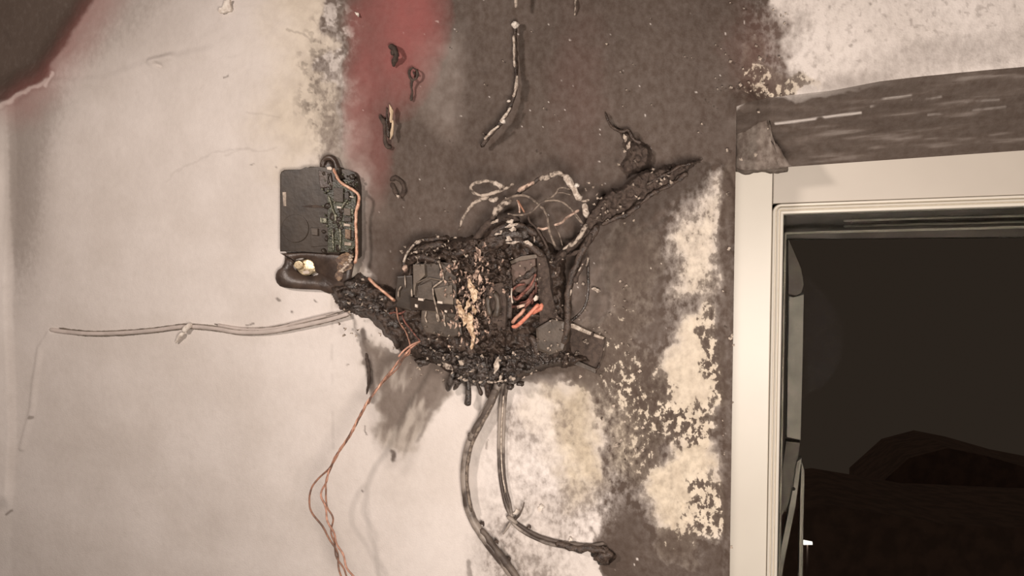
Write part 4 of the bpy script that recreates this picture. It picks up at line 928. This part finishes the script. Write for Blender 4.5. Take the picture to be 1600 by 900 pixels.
# ============================================================ CABLES BELOW
gc = thing('grey_sheathed_cable', P(730, 740, 0), 'thick grey sheathed cable hanging from the box bottom and bowing left to the bottom edge', 'cable')
tube('cable_sheath', [(780, 596, .016), (772, 616, .014), (762, 638, .012), (748, 664, .011), (736, 688, .010), (729, 712, .010), (726, 738, .010), (728, 770, .010), (734, 800, .010), (748, 828, .010), (768, 856, .010), (790, 884, .010), (812, 915, .010)], 7.0, 'grey_sheath', gc, lump=.08)
tube('cable_ridge', [(776, 612, .020), (764, 640, .019), (749, 668, .018), (738, 692, .017), (732, 716, .017), (729, 740, .017), (731, 770, .017), (737, 800, .017)], 2.4, 'ash_wire', gc, lump=.2)
tubes('charred_patch', [[(776, 606, .018), (764, 634, .017), (750, 660, .015), (738, 680, .012)], [(733, 676, .012), (738, 690, .014)], [(752, 826, .014), (770, 852, .014), (792, 880, .014), (812, 908, .014)]], 5.4, 'grey_sheath_dark', gc, lump=.35)
for f in [(735, 686, .014, 14, 6, 1.9), (754, 818, .012, 9, 6, -.6), (776, 846, .012, 9, 5, -.8), (796, 872, .012, 8, 4, -1)]: flakes('torn_flap', [f], 'char_dull', gc, .0015)
tc_ = thing('twin_core_cable', P(785, 700, 0), 'thin twin-core cable running down from the box then bending right along the wall', 'cable')
for k, (off, m_) in enumerate(((-3.2, 'grey_sheath'), (3.0, 'grey_sheath'))):
    tube('cable_core', [(790+off, 596, .014), (786+off, 625, .010), (784+off, 660, .007), (783+off, 700, .006), (784+off, 735, .006), (788+off, 765, .006), (794+off, 790, .006), (800, 812+off*.3, .006)], 3.0, m_, tc_, lump=.1)
    tube('cable_core', [(800, 814+off*.6, .006), (812, 824+off, .006), (828, 834+off, .006), (848, 843+off, .006), (870, 849+off, .006), (895, 853+off, .006), (925, 855+off, .006), (945, 852+off, .005)], 3.0, m_ if k else 'grey_sheath_dark', tc_, lump=.15)
tubes('cable_groove', [[(787, 618, .014), (784, 660, .011), (783, 700, .010), (785, 740, .010), (790, 770, .010)]], 1.2, 'ash_pale', tc_)
tubes('char_patch', [[(868, 849, .008), (900, 856, .009), (935, 858, .009), (950, 866, .008)]], 5.5, 'char', tc_, lump=.6)
ti = thing('cable_tie', P(802, 812, 0), 'small grey cable tie knotted at the bend of the twin-core cable', 'cable tie')
tube('tie_band', [(792, 806, .010), (800, 812, .013), (808, 818, .010)], 3.4, 'grey_sheath', ti, lump=.35)
tube('tie_tail', [(804, 812, .012), (812, 804, .016), (817, 793, .018), (819, 784, .018)], 2.1, 'grey_sheath_dark', ti, lump=.3, taper=(1.2, .4))
tube('tie_tail', [(798, 816, .010), (792, 826, .012), (786, 835, .012)], 1.8, 'grey_sheath', ti, lump=.3)
for f, lb in (((808, 800, .004, 12, 7, .3), 'white plaster chip at the cable tie'), ((845, 793, .003, 13, 7, 1.2), 'white plaster chip on the dirty wall right of the cable tie'), ((827, 823, .006, 7, 5, 0), 'small black crumb right of the cable tie'), ((892, 842, .006, 7, 5, 1.0), 'pale chip beside the charred end of the twin-core cable')):
    o = flakes('plaster_chip', [f], 'char' if 'black' in lb else 'plaster_white', None, .003); tag(o, lb, 'chip')
o = lump('charred_clump', 942, 868, .006, 16, 14, .010, 'char', amp=.6); tag(o, 'jagged charred clump at the right end of the twin-core cable', 'char lump')

# trunking piece at the lower right of the box
du = thing('sooted_duct', P(905, 545, 0), 'flat sooted cable duct piece tilted down to the right of the box', 'cable duct')
slab('duct_base', [(872, 508), (890, 502), (946, 528), (940, 560), (930, 584), (862, 553)], -.002, .006, 'char_dull', du, .001)
slab('duct_edge', [(862, 549), (880, 555), (905, 565), (932, 577), (930, 584), (904, 572), (876, 561), (861, 555)], .0, .014, 'grey_plastic', du, .0015)
slab('duct_edge', [(889, 505), (896, 506), (924, 519), (922, 524), (905, 517), (889, 511)], .0, .014, 'ash_pale', du, .0015)
slab('duct_edge', [(928, 521), (944, 527), (942, 531), (927, 526)], .0, .013, 'rim', du, .0015)
tube('duct_clip', [(929, 580, .012), (935, 574, .014), (937, 568, .012)], 1.6, 'char', du)
flakes('ash_fleck', [(859, 547, .012, 14, 6, -.45), (853, 532, .014, 10, 5, 1.2), (868, 530, .014, 14, 7, 1.1), (882, 542, .012, 12, 8, 1), (846, 520, .02, 10, 5, .8), (902, 552, .010, 9, 5, .5), (843, 540, .012, 6, 4, .2), (876, 534, .014, 12, 3, 1.2), (916, 534, .009, 10, 6, -.4), (860, 528, .014, 8, 5, 1.4)], 'ash', du)
# scattered pale flecks clinging to the sooted wall
bm = bmesh.new()
def scatter(n, u0, v0, u1, v1, a, b_, poly=None):
    for k in range(n):
        u, v = random.uniform(u0, u1), random.uniform(v0, v1); s_ = random.uniform(a, b_)
        add_flake(bm, u, v, .0035, s_*1.4, s_, random.uniform(0, 3), T=.001, curl=.0005)
scatter(34, 890, 430, 1000, 600, 1.5, 4.5); scatter(26, 930, 560, 1030, 720, 2, 5); scatter(26, 600, 20, 1120, 360, 1, 2.6); scatter(16, 1130, 60, 1200, 260, 1.5, 5)
scatter(14, 1128, 300, 1146, 860, 2, 5); scatter(20, 1100, 0, 1230, 150, 1.2, 3)
o = finish(bm, 'ash_flecks', 'ash', None, False); tag(o, 'pale ash flecks scattered over the sooted wall', 'ash', kind='stuff')
o = flakes('peeled_chip', [(932, 453, .008, 15, 6, -.3)], 'ash_pale', None, .002); tag(o, 'white curled chip on the soot right of the bowed black wire', 'chip')

# ============================================================ LEFT WALL: painted-over cable and odds
pc_ = thing('painted_over_cable', P(300, 512, 0), 'cable painted over with the wall colour, running level across the left wall to the box', 'cable')
tube('cable_run', [(78, 515, .0), (100, 518, .002), (140, 521, .003), (190, 520, .003), (240, 516, .003), (290, 510, .003), (335, 513, .003), (375, 519, .003), (420, 518, .003), (470, 509, .004), (515, 499, .005), (545, 490, .008)], 3.6, 'white_cable', pc_, lump=.05, flat=.8)
tube('cable_run', [(340, 508, .003), (380, 514, .003), (425, 513, .003), (470, 503, .004), (512, 493, .004), (530, 490, .004)], 2.6, 'white_cable', pc_, lump=.05)
for off, hh_ in ((-3.4, .0085), (3.6, .0075), (9, 0)):
    q = [(u, v+(off if off < 9 else -6.5), h+(.0012)) for u, v, h in ((92, 516, .001), (140, 521, .003), (190, 520, .003), (240, 516, .003), (290, 510, .003), (335, 513, .003), (375, 519, .003), (420, 518, .003), (470, 509, .004), (515, 499, .005), (545, 490, .008))]
    tube('dirt_line', q if off < 9 else q[5:], .8, 'grey_plastic_light', pc_, lump=.5, segs=6)
tube('cable_clip', [(300, 506, .006), (291, 513, .009), (287, 519, .009)], 4, 'plaster_white', pc_, lump=.3)
tube('clip_nail', [(287, 520, .008), (280, 526, .009), (275, 536, .006)], 3.2, 'plaster_white', pc_, lump=.3, taper=(1, .7))
o = flakes('plaster_chip', [(353, 11, .006, 26, 13, .75)], 'plaster_white', None, .005); tag(o, 'white plaster chip near the top edge above the left wall', 'chip')
o = flakes('plaster_chip', [(559, 23, .003, 9, 4, -.9)], 'plaster_white', None, .002); tag(o, 'small white chip at the left of the red stain', 'chip')
sp_ = thing('wood_splinter', P(612, 190, 0), 'cream splinter sticking to the soot below the red stain', 'splinter')
flakes('splinter_body', [(611, 178, .012, 28, 6, 1.62), (612.5, 203, .012, 30, 5, 1.42)], 'wood_splinter', sp_, .003)
tube('charred_skin', [(594, 180, .004), (600, 192, .008), (602, 210, .008), (604, 228, .006), (612, 230, .004)], 2.8, 'char_dull', sp_, lump=.6)
tube('charred_skin', [(605, 168, .006), (605, 190, .006), (607, 215, .006)], 2.6, 'char', sp_, lump=.6)
o = tubes('charred_curl', [[(608, 73, .006), (616, 76, .012), (620, 86, .014), (616, 96, .008), (615, 104, .004)], [(612, 76, .004), (616, 86, .008)]], 3.6, 'char_dull', lump=.7); tag(o, 'black charred curl on the red stain, upper one', 'char curl')
o = tubes('charred_curl', [[(646, 106, .008), (652, 112, .010), (651, 121, .010), (645, 125, .010), (640, 119, .010), (640, 110, .010), (646, 105, .008)], [(646, 112, .008), (648, 116, .010)], [(644, 124, .010), (643, 136, .006), (644, 146, .004), (642, 158, .003)]], 1.8, 'char_dull', lump=.6); tag(o, 'ring-shaped charred curl with a tail below the red stain', 'char curl')
o = tubes('charred_curl', [[(610, 282, .0), (618, 278, .003), (628, 284, .003), (632, 298, .002), (628, 310, .0)], [(612, 286, .0), (618, 298, .003), (622, 308, .002)]], 3.4, 'char_dull', lump=.5); tag(o, 'dark flattened curl right of the control box', 'char curl')
o = flakes('plaster_chip', [(622, 307, .009, 7, 4, -1.1)], 'ash_pale', None, .002); tag(o, 'tiny pale chip on the dark curl right of the control box', 'chip')
o = tube('nail_shard', [(900, -6, .004), (899, 10, .008), (898, 24, .004)], 1.6, 'ash', lump=.4); tag(o, 'thin pale shard at the top edge right of the hanging cable', 'shard')
o = tube('scorched_drip', [(572, 552, .0), (576, 572, .003), (577, 592, .003), (573, 616, .0)], 3.6, 'char_dull', lump=.9, taper=(.7, .5)); tag(o, 'dark charred drip on the wall just left of the twisted copper wires', 'drip')
